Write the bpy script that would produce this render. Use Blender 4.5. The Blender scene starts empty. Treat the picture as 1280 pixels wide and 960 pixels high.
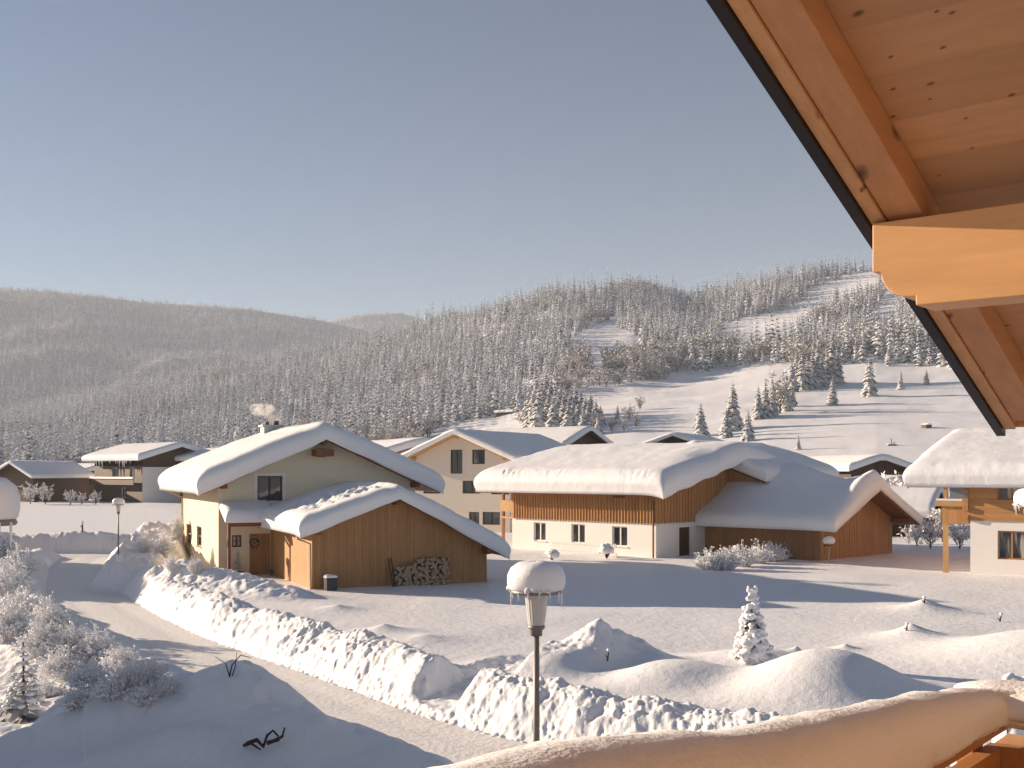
import bpy, bmesh, math, random
import numpy as np
from mathutils import Vector, Matrix
R = math.radians
random.seed(7)
SC = bpy.context.scene
COL = SC.collection
F, CX, HY, EYE = 1400.0, 640.0, 590.0, 5.6          # focal length in photo pixels, principal column, horizon row, eye height
SUN_AZ, SUN_EL = 26.0, 14.5                          # the sun stands to the left, 28 degrees beyond the picture's x axis
def PX(px, Y): return (px - CX) / F * Y
def PZ(py, Y): return EYE + (HY - py) / F * Y

# ------------------------------------------------------------------ noise
def _hash(ix, iy, seed):
    h = (ix.astype(np.int64) * 374761393 + iy.astype(np.int64) * 668265263 + seed * 974711) & 0x7fffffff
    h = ((h ^ (h >> 13)) * 1274126177) & 0x7fffffff
    return ((h ^ (h >> 16)) & 0xffff) / 65535.0
def vnoise(x, y, seed=0):
    x = np.asarray(x, float); y = np.asarray(y, float)
    ix = np.floor(x); iy = np.floor(y); fx = x - ix; fy = y - iy
    fx = fx*fx*fx*(fx*(fx*6-15)+10); fy = fy*fy*fy*(fy*(fy*6-15)+10)
    a = _hash(ix, iy, seed); b = _hash(ix+1, iy, seed); c = _hash(ix, iy+1, seed); d = _hash(ix+1, iy+1, seed)
    return (a + (b-a)*fx + (c-a)*fy + (a-b-c+d)*fx*fy)*2 - 1
def fbm(x, y, seed=0, o=4, g=.5):
    s = 0; a = 1; t = 0
    for k in range(o):
        s = s + a*vnoise(x*2**k + k*17.3, y*2**k - k*9.1, seed+k); t += a; a *= g
    return s / t
def worley(x, y, seed=0):
    ix = np.floor(x); iy = np.floor(y); best = np.full(np.shape(x), 9.0)
    for dx in (-1, 0, 1):
        for dy in (-1, 0, 1):
            cx, cy = ix+dx, iy+dy
            px = cx + _hash(cx, cy, seed); py = cy + _hash(cx, cy, seed+71)
            best = np.minimum(best, (px-x)**2 + (py-y)**2)
    return np.sqrt(best)
def sstep(a, b, x):
    t = np.clip((x-a)/(b-a), 0, 1); return t*t*(3-2*t)

# ------------------------------------------------------------------ ground shape
HILL_PX = np.array([-300, 0, 150, 300, 450, 540, 620, 700, 790, 870, 960, 1095, 1280, 1600], float)
HILL = [  # per column: (depth, photo row of the bare ground); the first row is where the valley floor ends
 [(300,None),(450,588),(650,570),(850,550),(1100,535),(1300,525)],
 [(300,None),(450,586),(650,560),(850,540),(1050,530),(1250,523)],
 [(300,None),(450,582),(620,550),(800,522),(1000,503),(1200,488)],
 [(280,None),(430,576),(600,535),(800,498),(1000,474),(1150,458)],
 [(260,None),(400,570),(580,520),(760,480),(950,452),(1100,436)],
 [(250,None),(380,562),(550,505),(720,462),(900,430),(1050,409)],
 [(230,None),(340,553),(460,518),(640,455),(850,412),(1000,388)],
 [(200,None),(300,555),(450,500),(600,445),(800,397),(980,374)],
 [(180,None),(290,550),(450,490),(600,440),(780,394),(950,368)],
 [(160,None),(280,548),(470,480),(620,430),(780,402),(950,378)],
 [(150,None),(260,550),(440,478),(600,425),(760,387),(920,360)],
 [(140,None),(240,552),(400,480),(560,420),(720,372),(880,338)],
 [(130,None),(230,548),(380,478),(540,405),(700,352),(850,310)],
 [(130,None),(230,545),(380,478),(540,400),(700,350),(850,310)]]
HD = np.array([[d for d, _ in c] + [c[-1][0]+250, c[-1][0]+700] for c in HILL], float)
HZ = np.array([[0.6 if p is None else PZ(p, d) for d, p in c] + [PZ(c[-1][1], c[-1][0])-25, PZ(c[-1][1], c[-1][0])-90] for c in HILL], float)
def hill_z(px, d):
    q = np.clip(px, -300, 1600)
    D = [np.interp(q, HILL_PX, HD[:, k]) for k in range(8)]
    Z = [np.interp(q, HILL_PX, HZ[:, k]) for k in range(8)]
    z = np.full(np.shape(q), 0.6)
    for k in range(7):
        t = np.clip((d-D[k])/(D[k+1]-D[k]), 0, 1)
        if k == 0: t = t**1.5
        z = z + (Z[k+1]-Z[k])*t
    fade = sstep(-1100, -320, px)*(1-sstep(1900, 3500, px))
    return 0.6 + (z-0.6)*fade
# the lane: packed snow, centre line in metres
ROAD = np.array([(-28.0,74),(-26.6,69),(-24.6,63.5),(-22.4,58),(-19.2,50.5),(-15.9,44.2),(-12.0,37.4),(-8.6,32.3),(-5.6,28.0),(-3.1,24.4),(-.9,22.1),(2.4,19.3),(6,16.1),(10,12.5),(16,7),(26,-2)], float)
ROAD2 = np.array([(-90,79),(-60,77),(-44,76),(-34,75.5),(-26,75),(-23.5,74.8)], float)
def smooth_line(P, n=8):
    out = []
    for i in range(len(P)-1):
        p0 = P[max(i-1,0)]; p1 = P[i]; p2 = P[i+1]; p3 = P[min(i+2,len(P)-1)]
        for k in range(n):
            t = k/n
            out.append(.5*((2*p1)+(p2-p0)*t+(2*p0-5*p1+4*p2-p3)*t*t+(3*p1-p0-3*p2+p3)*t**3))
    out.append(P[-1]); return np.array(out)
def road_sd(x, y):
    bd = np.full(np.shape(x), 1e9); sd = np.full(np.shape(x), 1e3); ss = np.zeros(np.shape(x)); base = 0
    for RD in (ROAD, ROAD2):
        P = smooth_line(RD, 5); seg = np.linalg.norm(np.diff(P, axis=0), axis=1); cum = np.concatenate([[0], np.cumsum(seg)])+base
        for i in range(len(P)-1):
            a = P[i]; b = P[i+1]; ux, uy = (b-a)/seg[i]
            t = np.clip((x-a[0])*ux+(y-a[1])*uy, 0, seg[i])
            qx = x-a[0]-ux*t; qy = y-a[1]-uy*t; d2 = qx*qx+qy*qy; m = d2 < bd
            side = np.where((y-a[1])*ux-(x-a[0])*uy > 0, 1.0, -1.0)      # + = the far side
            bd = np.where(m, d2, bd); sd = np.where(m, side*np.sqrt(d2), sd); ss = np.where(m, cum[i]+t, ss)
        base += 300
    return sd, ss
HALF = 1.55
def seg_d(x, y, a, b):
    a = np.array(a, float); b = np.array(b, float); L = np.linalg.norm(b-a); u = (b-a)/L
    t = np.clip((x-a[0])*u[0]+(y-a[1])*u[1], 0, L)
    return np.hypot(x-a[0]-u[0]*t, y-a[1]-u[1]*t), t/L
def bump(x, y, cx, cy, rx, ry, rot=0, p=2.0):
    c, s = math.cos(R(rot)), math.sin(R(rot))
    u = ((x-cx)*c+(y-cy)*s)/rx; v = (-(x-cx)*s+(y-cy)*c)/ry
    return np.exp(-(u*u+v*v)**(p/2))
def smax(a, b, k):
    h = np.clip(.5+.5*(a-b)/k, 0, 1); return b+(a-b)*h + k*h*(1-h)
def ground(x, y):
    x = np.asarray(x, float); y = np.asarray(y, float)
    shp = x.shape; x = x.ravel(); y = y.ravel()
    Yf = np.maximum(y, 1e-3); px = np.where(y > 1, CX+F*x/Yf, np.where(x < 0, -9000., 9000.))
    z = hill_z(px, y)
    far = sstep(90, 220, y)
    z = z + far*(fbm(x/60, y/60, 3)*2.4*sstep(200, 420, y) + fbm(x/170+.3*fbm(x/90,y/90,4), y/150, 2, 3)*7*sstep(430, 680, y)*(y < 1600) + fbm(x/14, y/14, 8)*.22 + .05*fbm(x/4, y/9, 9, 2))
    near = (1-sstep(70, 140, np.hypot(x, y)))
    z = z + near*(fbm(x/7, y/7, 11, 3)*.10 + fbm(x/2.2, y/2.2, 12, 2)*.015)
    m = np.hypot(x, y) < 115
    xx = x[m]; yy = y[m]; zz = z[m]
    # soft drifts; the garden at lower left lies deeper
    zz = zz - .62*sstep(-8.6,-11,xx)*sstep(19,22.5,yy)*(1-sstep(29,34,yy))
    zz = zz + .85*bump(xx,yy,14.6,29.5,3.0,2.6,0,2.2)
    mound = 1.02*bump(xx,yy,7.1,25.2,1.9,1.7,10,2.3)
    zz = zz + mound + .50*bump(xx,yy,3.9,26.4,1.35,1.1,0,2.6) + .35*bump(xx,yy,6.3,29.6,1.5,1.1)
    for cx, cy, h, r in ((11.9,33.4,.46,.75),(14.8,40.2,.46,.9),(9.4,31.6,.18,.3),(7.6,29.9,.22,.25),(3.75,27.9,.30,.42),(-3.9,34.2,.32,.8),(-6.3,40.5,.2,.6),(-2.5,32.5,.22,1.1)):
        q = np.hypot(xx-cx, yy-cy)/r
        zz = zz + h*np.exp(-q**1.15)
    # dug-out heap beside the driveway cut
    d, t = seg_d(xx, yy, (.2,28.6), (3.2,29.0)); n = fbm(xx*1.3, yy*1.3, 21)
    hp = (.55+.55*np.exp(-((t-.66)/.22)**2))*np.exp(-(d/.85)**2)
    zz = zz + hp*(1+.25*n) + hp*.10*fbm(xx*5, yy*5, 22)
    zz = zz + .35*bump(xx,yy,1.2,27.6,1.0,.7,0,2)
    # trodden pile in front of the yellow house
    for cx, cy, h, rx, ry in ((-11.6,46.6,.75,2.2,1.3),(-14.3,48.6,.9,2.0,1.5),(-9.6,44.6,.5,1.8,1.0)):
        q = h*bump(xx,yy,cx,cy,rx,ry,-20,2.3); zz = zz + q*(1+.35*fbm(xx*1.2,yy*1.2,31)) + np.minimum(q,.4)*.22*fbm(xx*3.5,yy*3.5,32)
    # lane and its ploughed banks
    sd, s = road_sd(xx, yy)
    hw = HALF + .12*fbm(s*.35, s*0, 41)
    e = np.abs(sd)-hw
    faron = sd > 0
    ch = np.where(faron, 1.10+.16*fbm(s*.45, s*0+5, 42)+.07*fbm(s*1.6,s*0,45), .72+.28*fbm(s*.4, s*0+9, 43))
    ch = np.where(s > 250, np.where(faron, 1.35+.35*fbm(s*.3,s*0,44), .45), ch)
    ch = np.where(faron & (yy > 49) & (yy < 60), ch+.25, ch)
    ch = np.where(~faron & (yy < 23.5), ch*.35, ch)
    lean = .55+.25*fbm(xx*1.2, yy*1.2, 46)
    prof = np.clip(e/(lean+.75), 0, 1); prof = (1-(1-prof)**2.0)*.85+.15*sstep(0,1,prof)
    fall = 1-sstep(1.1, 3.3+.6*fbm(s*.5,s*0,47), e)
    band = np.clip(np.minimum(e/.25, 1), 0, 1)*fall
    bank = ch*prof*fall
    rough = band*( .16*fbm(xx*1.3,yy*1.3,51) + .09*(0.45-worley(xx*1.6,yy*1.6,52)) + (.20*(.26-np.abs(fbm(xx*2.6,yy*2.6,53,4,.6))) + .04*(.45-worley(xx*11,yy*11,50)) + .05*(.45-worley(xx*6+.8*fbm(xx*2,yy*2,5),yy*6,47)))*np.clip(.6+1.3*fbm(xx*.8,yy*.8,49),.1,1.5) + .07*fbm(xx*4,yy*4,48,2) + .05*fbm(xx*10,yy*10,54,3) + .07*fbm(s*1.9, xx*0+e*.9, 55, 3)*np.exp(-((e-.5)/.5)**2) )
    rough = .72*np.where(faron, rough, rough*(.15+.5*sstep(22, 26, yy)))
    foot = np.exp(-((e-.05)/.22)**2)*(.07*np.maximum(0, .5-worley(xx*6,yy*6,56))*2)
    zb = np.maximum(zz*sstep(-.2, 1.6, e), bank) + rough*(1-.35*far[m]) + foot
    cutin = sstep(0.0, .9, e)
    zz = np.where(e < 0, np.minimum(.0+foot+.02*fbm(xx*3,yy*3,57), 2), np.where(e < 4.2, zb + (zz-zb)*sstep(2.2, 4.2, e), zz))
    # driveway cut through the far bank
    d, t = seg_d(xx, yy, (-2.6,24.4), (.3,29.4))
    fl = .10+.45*t
    cut = 1-sstep(.48, .95, d+.10*fbm(xx*3,yy*3,58))
    zz = zz + (np.minimum(zz, fl+.05*fbm(xx*4,yy*4,59))-zz)*cut
    # big shovelled heap left of the yellow house
    for (a, b, h, r) in (((-18.0,53.2),(-19.6,60.0),1.7,1.7),((-19.0,59.5),(-20.6,65.5),2.15,1.8),((-21.0,64),(-22.4,70.0),1.5,1.6),((-17.6,54.5),(-18.6,60),1.2,1.3)):
        d, t = seg_d(xx, yy, a, b); q = h*(.6+.4*t)*(1-sstep(.55,1.25,d/r))
        rr = q*(1+.22*fbm(xx*.8,yy*.8,61)) + np.minimum(q,.5)*(.25*fbm(xx*2.6,yy*2.6,62)+.20*(.45-worley(xx*2.2,yy*2.2,63))+.14*fbm(xx*6,yy*6,64)+.12*(.45-worley(xx*5,yy*5,60)))
        zz = np.maximum(zz, .25+rr)*(q > .02) + zz*(q <= .02)
    # near-left heaps in the shade and bank of shrubs
    for cx, cy, h, rx, ry, ro in ((-9.2,26.6,.35,1.6,1.0,-30),(-13.2,31.5,.55,2.2,1.3,-50),(-17.5,38.5,.7,2.5,1.4,-55)):
        q = h*bump(xx,yy,cx,cy,rx,ry,ro,2.6); zz = smax(zz, zz+q*(1+.12*fbm(xx*1.1,yy*1.1,66)), .02)
    CR = np.array([(-9.3,21.4,.6),(-8.4,21.9,1.15),(-7.2,22.2,1.5),(-6.1,22.1,1.45),(-5.2,21.7,1.68),(-4.6,21.0,1.45),(-3.6,20.2,1.1),(-2.2,19.3,.85),(-.6,18.0,.7)])
    best = np.full(xx.shape, 99.); hh = np.zeros(xx.shape); sg = np.ones(xx.shape)
    for p, q in zip(CR[:-1], CR[1:]):
        d, t = seg_d(xx, yy, p[:2], q[:2]); m2 = d < best; best = np.where(m2, d, best); hh = np.where(m2, p[2]+(q[2]-p[2])*t, hh)
        sg = np.where(m2, np.where((yy-p[1])*(q[0]-p[0])-(xx-p[0])*(q[1]-p[1]) > 0, 1., -1.), sg)
    lump = .16*fbm(xx*.9,yy*.9,66,3)+.05*fbm(xx*2.5,yy*2.5,67,2)
    wd = np.where(sg > 0, 1.0, 2.3); zz = zz-.45*(1-sstep(14, 19.5, yy))*(yy > 0)
    zz = zz+(hh-.45)*np.exp(-(best/wd)**2.0)*(1+lump*.8)+lump*.5*np.exp(-(best/2.5)**2)
    for cx, cy, h, rx, ry, ro in ((-5.1,20.5,.38,.85,.75,0),(-7.1,20.8,.30,1.1,.8,20),(-3.5,19.2,.26,.9,.55,-30),(-8.6,20.4,.22,.8,.6,0),(-5.9,18.9,.2,1.6,.6,10)):
        zz = zz+h*bump(xx,yy,cx,cy,rx,ry,ro,2.6)
    lf = sstep(2.2,3.4,e)*(~faron)*(yy < 48)*(yy > 23)
    zz = zz + lf*(.16*fbm(xx*.9,yy*.9,68)+.05*fbm(xx*2.6,yy*2.6,69))
    z[m] = zz + (z[m]-zz)*sstep(95, 115, np.hypot(xx, yy))
    return z.reshape(shp)
def gz(x, y): return float(ground(np.array([x]), np.array([y]))[0])
def hit(px, py, d0=12, d1=1300):
    """first point of the ground along the line of sight through a photo pixel"""
    d = np.exp(np.linspace(math.log(d0), math.log(d1), 1500)); x = (px-CX)/F*d
    w = np.nonzero(PZ(py, d) <= ground(x, d))[0]
    k = w[0] if len(w) else len(d)-1
    return float(x[k]), float(d[k]), float(ground(x[k:k+1], d[k:k+1])[0])

# ------------------------------------------------------------------ nodes and materials
def new_mat(name):
    m = bpy.data.materials.new(name); m.use_nodes = True
    nt = m.node_tree; b = nt.nodes['Principled BSDF']; return m, nt, b
def N(nt, t, **kw):
    n = nt.nodes.new(t)
    for k, v in kw.items():
        if k.startswith('i_'): n.inputs[k[2:].replace('_', ' ')].default_value = v
        else: setattr(n, k, v)
    return n
def math_n(nt, op, a, b=None, clamp=False):
    n = nt.nodes.new('ShaderNodeMath'); n.operation = op; n.use_clamp = clamp
    for i, v in enumerate((a, b)):
        if v is None: continue
        if isinstance(v, (int, float)): n.inputs[i].default_value = v
        else: nt.links.new(v, n.inputs[i])
    return n.outputs[0]
def mix_n(nt, f, a, b):
    n = nt.nodes.new('ShaderNodeMix'); n.data_type = 'RGBA'
    for i, v in ((0, f), (6, a), (7, b)):
        if isinstance(v, (int, float)): n.inputs[i].default_value = v
        elif isinstance(v, tuple): n.inputs[i].default_value = (*v, 1)
        else: nt.links.new(v, n.inputs[i])
    return n.outputs[2]
def coord(nt, scale=(1, 1, 1)):
    c = nt.nodes.new('ShaderNodeTexCoord'); mp = nt.nodes.new('ShaderNodeMapping'); mp.inputs['Scale'].default_value = scale
    nt.links.new(c.outputs['Object'], mp.inputs[0]); return mp.outputs[0]
def noise_n(nt, vec, scale, detail=4, rough=.55, out=0):
    n = N(nt, 'ShaderNodeTexNoise'); n.inputs['Scale'].default_value = scale; n.inputs['Detail'].default_value = detail
    n.inputs['Roughness'].default_value = rough; nt.links.new(vec, n.inputs['Vector']); return n.outputs[out]
def ramp_n(nt, f, stops):
    n = nt.nodes.new('ShaderNodeValToRGB'); nt.links.new(f, n.inputs[0]); e = n.color_ramp.elements
    while len(e) < len(stops): e.new(.5)
    for k, (p, c) in enumerate(stops): e[k].position = p; e[k].color = (*c, 1) if isinstance(c, tuple) else (c, c, c, 1)
    return n.outputs[0]
def bump_n(nt, b, h, strength, dist):
    n = N(nt, 'ShaderNodeBump'); n.inputs['Strength'].default_value = strength; n.inputs['Distance'].default_value = dist
    nt.links.new(h, n.inputs['Height']); nt.links.new(n.outputs[0], b.inputs['Normal'])
def plain(name, col, rough=.6, metal=0, var=.12, scale=6.0, bump=.0):
    m, nt, b = new_mat(name); v = coord(nt); f = noise_n(nt, v, scale)
    c = mix_n(nt, f, tuple(x*(1-var) for x in col), tuple(min(1, x*(1+var)) for x in col))
    nt.links.new(c, b.inputs['Base Color']); b.inputs['Roughness'].default_value = rough; b.inputs['Metallic'].default_value = metal
    if bump: bump_n(nt, b, noise_n(nt, v, scale*8, 3), .4, bump)
    return m
def snow_mat(name, col=(.86, .86, .88), s1=5.0, d1=.03, s2=38.0, d2=.006):
    m, nt, b = new_mat(name); v = coord(nt)
    n1 = noise_n(nt, v, s1, 5, .6); n2 = noise_n(nt, v, s2, 3, .6)
    h = math_n(nt, 'ADD', math_n(nt, 'MULTIPLY', n1, d1), math_n(nt, 'MULTIPLY', n2, d2))
    bump_n(nt, b, h, 1.0, 1.0)
    n3 = noise_n(nt, v, .7, 3)
    nt.links.new(mix_n(nt, n3, tuple(x*.965 for x in col), col), b.inputs['Base Color'])
    b.inputs['Roughness'].default_value = .55; b.inputs['Specular IOR Level'].default_value = .25
    return m
def wood_mat(name, col, grain='z', board=None, knots=0.0, rough=.55, dark=.55, groove=.35, kscale=5.0):
    """grain runs along one object axis; board = (axis expression, width) gives each board its own tone"""
    m, nt, b = new_mat(name)
    st = {'x': (.12, 1, 1), 'y': (1, .12, 1), 'z': (1, 1, .12)}[grain]
    v = coord(nt, st); f = noise_n(nt, v, 14, 6, .65)
    warp = noise_n(nt, coord(nt, tuple(s*.6 for s in st)), 3.0, 2)
    base = mix_n(nt, ramp_n(nt, f, [(.3, 0.0), (.72, 1.0)]), tuple(x*dark for x in col), col)
    base = mix_n(nt, math_n(nt, 'MULTIPLY', warp, .5), base, tuple(min(1, x*1.15) for x in col))
    hgt = math_n(nt, 'MULTIPLY', f, .002)
    if board:
        ax, w = board
        c = nt.nodes.new('ShaderNodeTexCoord'); sx = nt.nodes.new('ShaderNodeSeparateXYZ'); nt.links.new(c.outputs['Object'], sx.inputs[0])
        p = math_n(nt, 'ADD', sx.outputs[0], sx.outputs[1]) if ax == 'xy' else sx.outputs['xyz'.index(ax)]
        q = math_n(nt, 'DIVIDE', p, w); fl = math_n(nt, 'FLOOR', q)
        wn = N(nt, 'ShaderNodeTexWhiteNoise', noise_dimensions='1D'); nt.links.new(fl, wn.inputs['W'])
        base = mix_n(nt, math_n(nt, 'MULTIPLY', wn.outputs[0], .6), base, tuple(x*.62 for x in col))
        fr = math_n(nt, 'SUBTRACT', q, fl); ed = math_n(nt, 'MINIMUM', fr, math_n(nt, 'SUBTRACT', 1.0, fr))
        g = ramp_n(nt, ed, [(0.0, 0.0), (.07, 1.0)])
        base = mix_n(nt, math_n(nt, 'MULTIPLY', math_n(nt, 'SUBTRACT', 1.0, g), groove), base, tuple(x*.25 for x in col))
        hgt = math_n(nt, 'ADD', hgt, math_n(nt, 'MULTIPLY', g, .018*groove))
    if knots:
        kst = {'x': (.6, 1, 1), 'y': (1, .6, 1)}[grain]; kc = coord(nt, kst); ks = nt.nodes.new('ShaderNodeSeparateXYZ'); nt.links.new(kc, ks.inputs[0])
        kx = nt.nodes.new('ShaderNodeCombineXYZ'); nt.links.new(ks.outputs[0], kx.inputs[0]); nt.links.new(math_n(nt, 'ADD', ks.outputs[1], ks.outputs[2]), kx.inputs[1])
        vo = N(nt, 'ShaderNodeTexVoronoi', voronoi_dimensions='2D'); vo.inputs['Scale'].default_value = kscale; vo.inputs['Randomness'].default_value = 1
        nt.links.new(kx.outputs[0], vo.inputs['Vector'])
        sep = nt.nodes.new('ShaderNodeSeparateColor'); nt.links.new(vo.outputs['Color'], sep.inputs[0])
        rad = math_n(nt, 'MULTIPLY', math_n(nt, 'POWER', sep.outputs[0], 2.5), .13)
        kk = math_n(nt, 'SUBTRACT', 1.0, math_n(nt, 'DIVIDE', vo.outputs['Distance'], math_n(nt, 'ADD', rad, .045)), True)
        on = math_n(nt, 'LESS_THAN', sep.outputs[1], knots)
        base = mix_n(nt, math_n(nt, 'MULTIPLY', math_n(nt, 'POWER', math_n(nt, 'MULTIPLY', kk, on), .6), .9), base, (.045, .018, .008))
    nt.links.new(base, b.inputs['Base Color']); b.inputs['Roughness'].default_value = rough
    b.inputs['Specular IOR Level'].default_value = .3
    bump_n(nt, b, hgt, .8, 1.0)
    return m
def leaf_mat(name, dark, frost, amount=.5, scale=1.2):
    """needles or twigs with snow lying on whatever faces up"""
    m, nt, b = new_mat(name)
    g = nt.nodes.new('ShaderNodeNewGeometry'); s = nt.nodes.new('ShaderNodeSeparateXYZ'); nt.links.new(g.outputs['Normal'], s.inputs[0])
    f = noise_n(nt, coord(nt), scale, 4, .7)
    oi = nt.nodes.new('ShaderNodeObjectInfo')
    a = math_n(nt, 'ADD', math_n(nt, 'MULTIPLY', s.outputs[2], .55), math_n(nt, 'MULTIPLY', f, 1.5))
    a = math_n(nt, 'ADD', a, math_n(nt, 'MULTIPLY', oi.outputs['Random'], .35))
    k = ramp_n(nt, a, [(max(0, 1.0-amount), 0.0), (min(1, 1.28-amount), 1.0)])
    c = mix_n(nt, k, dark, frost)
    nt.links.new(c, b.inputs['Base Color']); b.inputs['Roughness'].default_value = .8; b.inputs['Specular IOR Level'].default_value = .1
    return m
def glass_mat(name, col=(.03, .035, .045), curtain=None):
    m, nt, b = new_mat(name); v = coord(nt)
    f = noise_n(nt, v, 1.7, 2)
    c = mix_n(nt, f, tuple(x*.6 for x in col), tuple(x*1.5 for x in col))
    if curtain:
        c = mix_n(nt, ramp_n(nt, noise_n(nt, coord(nt, (1, 1, .15)), 2.6, 2), [(.50, 0.0), (.58, 1.0)]), c, curtain)
    nt.links.new(c, b.inputs['Base Color']); b.inputs['Roughness'].default_value = .04; b.inputs['Specular IOR Level'].default_value = .8
    return m
M = {}
M['ground'] = snow_mat('field snow', (.86, .86, .88), 3.0, .035, 34.0, .010)
M['snow'] = snow_mat('roof snow', (.87, .87, .88), 1.4, .035, 20.0, .0035)
M['capsnow'] = snow_mat('cap snow', (.87, .87, .88), 8.0, .008, 70.0, .003)
M['road'] = snow_mat('packed snow', (.83, .81, .79), 6.0, .03, 40.0, .008)
M['plaster_yellow'] = plain('cream plaster', (.78, .69, .52), .85, 0, .05, 3.0, .002)
M['plaster_beige'] = plain('beige plaster', (.66, .60, .52), .85, 0, .05, 3.0, .002)
M['plaster_white'] = plain('white plaster', (.82, .785, .74), .85, 0, .04, 3.0, .002)
M['board_brown'] = wood_mat('brown vertical boards', (.54, .285, .115), 'z', ('xy', .17))
M['board_orange'] = wood_mat('orange vertical boards', (.60, .31, .115), 'z', ('xy', .2))
M['log_orange'] = wood_mat('orange squared logs', (.60, .31, .12), 'x', ('z', .24))
M['wood_dark'] = wood_mat('dark stained wood', (.10, .05, .025), 'z', ('xy', .2))
M['wood_trim'] = wood_mat('roof timber', (.26, .10, .035), 'y')
M['wood_pale'] = wood_mat('pale timber', (.60, .36, .16), 'z')
M['frame_white'] = plain('white window frame', (.8, .78, .74), .5)
M['frame_dark'] = plain('dark window frame', (.045, .04, .038), .5)
M['frame_wood'] = plain('timber window frame', (.42, .2, .07), .5)
M['glass'] = glass_mat('window glass'); M['glass_c'] = glass_mat('window glass with curtains', (.035, .04, .045), (.42, .38, .33))
M['glass_sky'] = glass_mat('balcony glass', (.16, .2, .26))
M['metal'] = plain('zinc sheet', (.36, .37, .38), .4, .7); M['copper'] = plain('brown downpipe', (.16, .075, .045), .5, .4)
M['pipe_cream'] = plain('cream downpipe', (.62, .47, .3), .5)
M['bark'] = plain('bark', (.06, .042, .03), .9, 0, .3, 8); M['log_end'] = plain('cut log ends', (.40, .29, .19), .9, 0, .5, 30)
M['pole'] = plain('grey brown lamp pole', (.25, .22, .20), .5, .2); M['lampglass'] = plain('ribbed frosted lamp glass', (.62, .60, .56), .3)
M['ice'] = plain('ice', (.75, .78, .82), .12); M['bin'] = plain('dark grey bin', (.05, .05, .055), .6)
M['needle'] = leaf_mat('snowy spruce needles', (.035, .04, .034), (.70, .69, .69), .39, 1.1)
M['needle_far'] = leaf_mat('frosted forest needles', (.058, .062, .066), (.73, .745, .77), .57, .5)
M['needle_dark'] = leaf_mat('dark spruce needles with little snow', (.022, .03, .024), (.70, .70, .72), .24, 1.6)
M['needle_bare'] = leaf_mat('dark evergreen needles', (.022, .03, .024), (.5, .5, .5), .12, 1.6)
M['frost'] = leaf_mat('frosted twigs', (.22, .18, .15), (.80, .78, .77), .72, 4.0)
M['frost_warm'] = leaf_mat('frosted brown twigs', (.18, .15, .13), (.64, .62, .61), .50, .8)
M['frost_white'] = leaf_mat('snow covered twigs', (.10, .07, .055), (.86, .85, .86), .80, 5.0)
M['twig'] = plain('bare dark twigs', (.055, .03, .024), .8)

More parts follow.
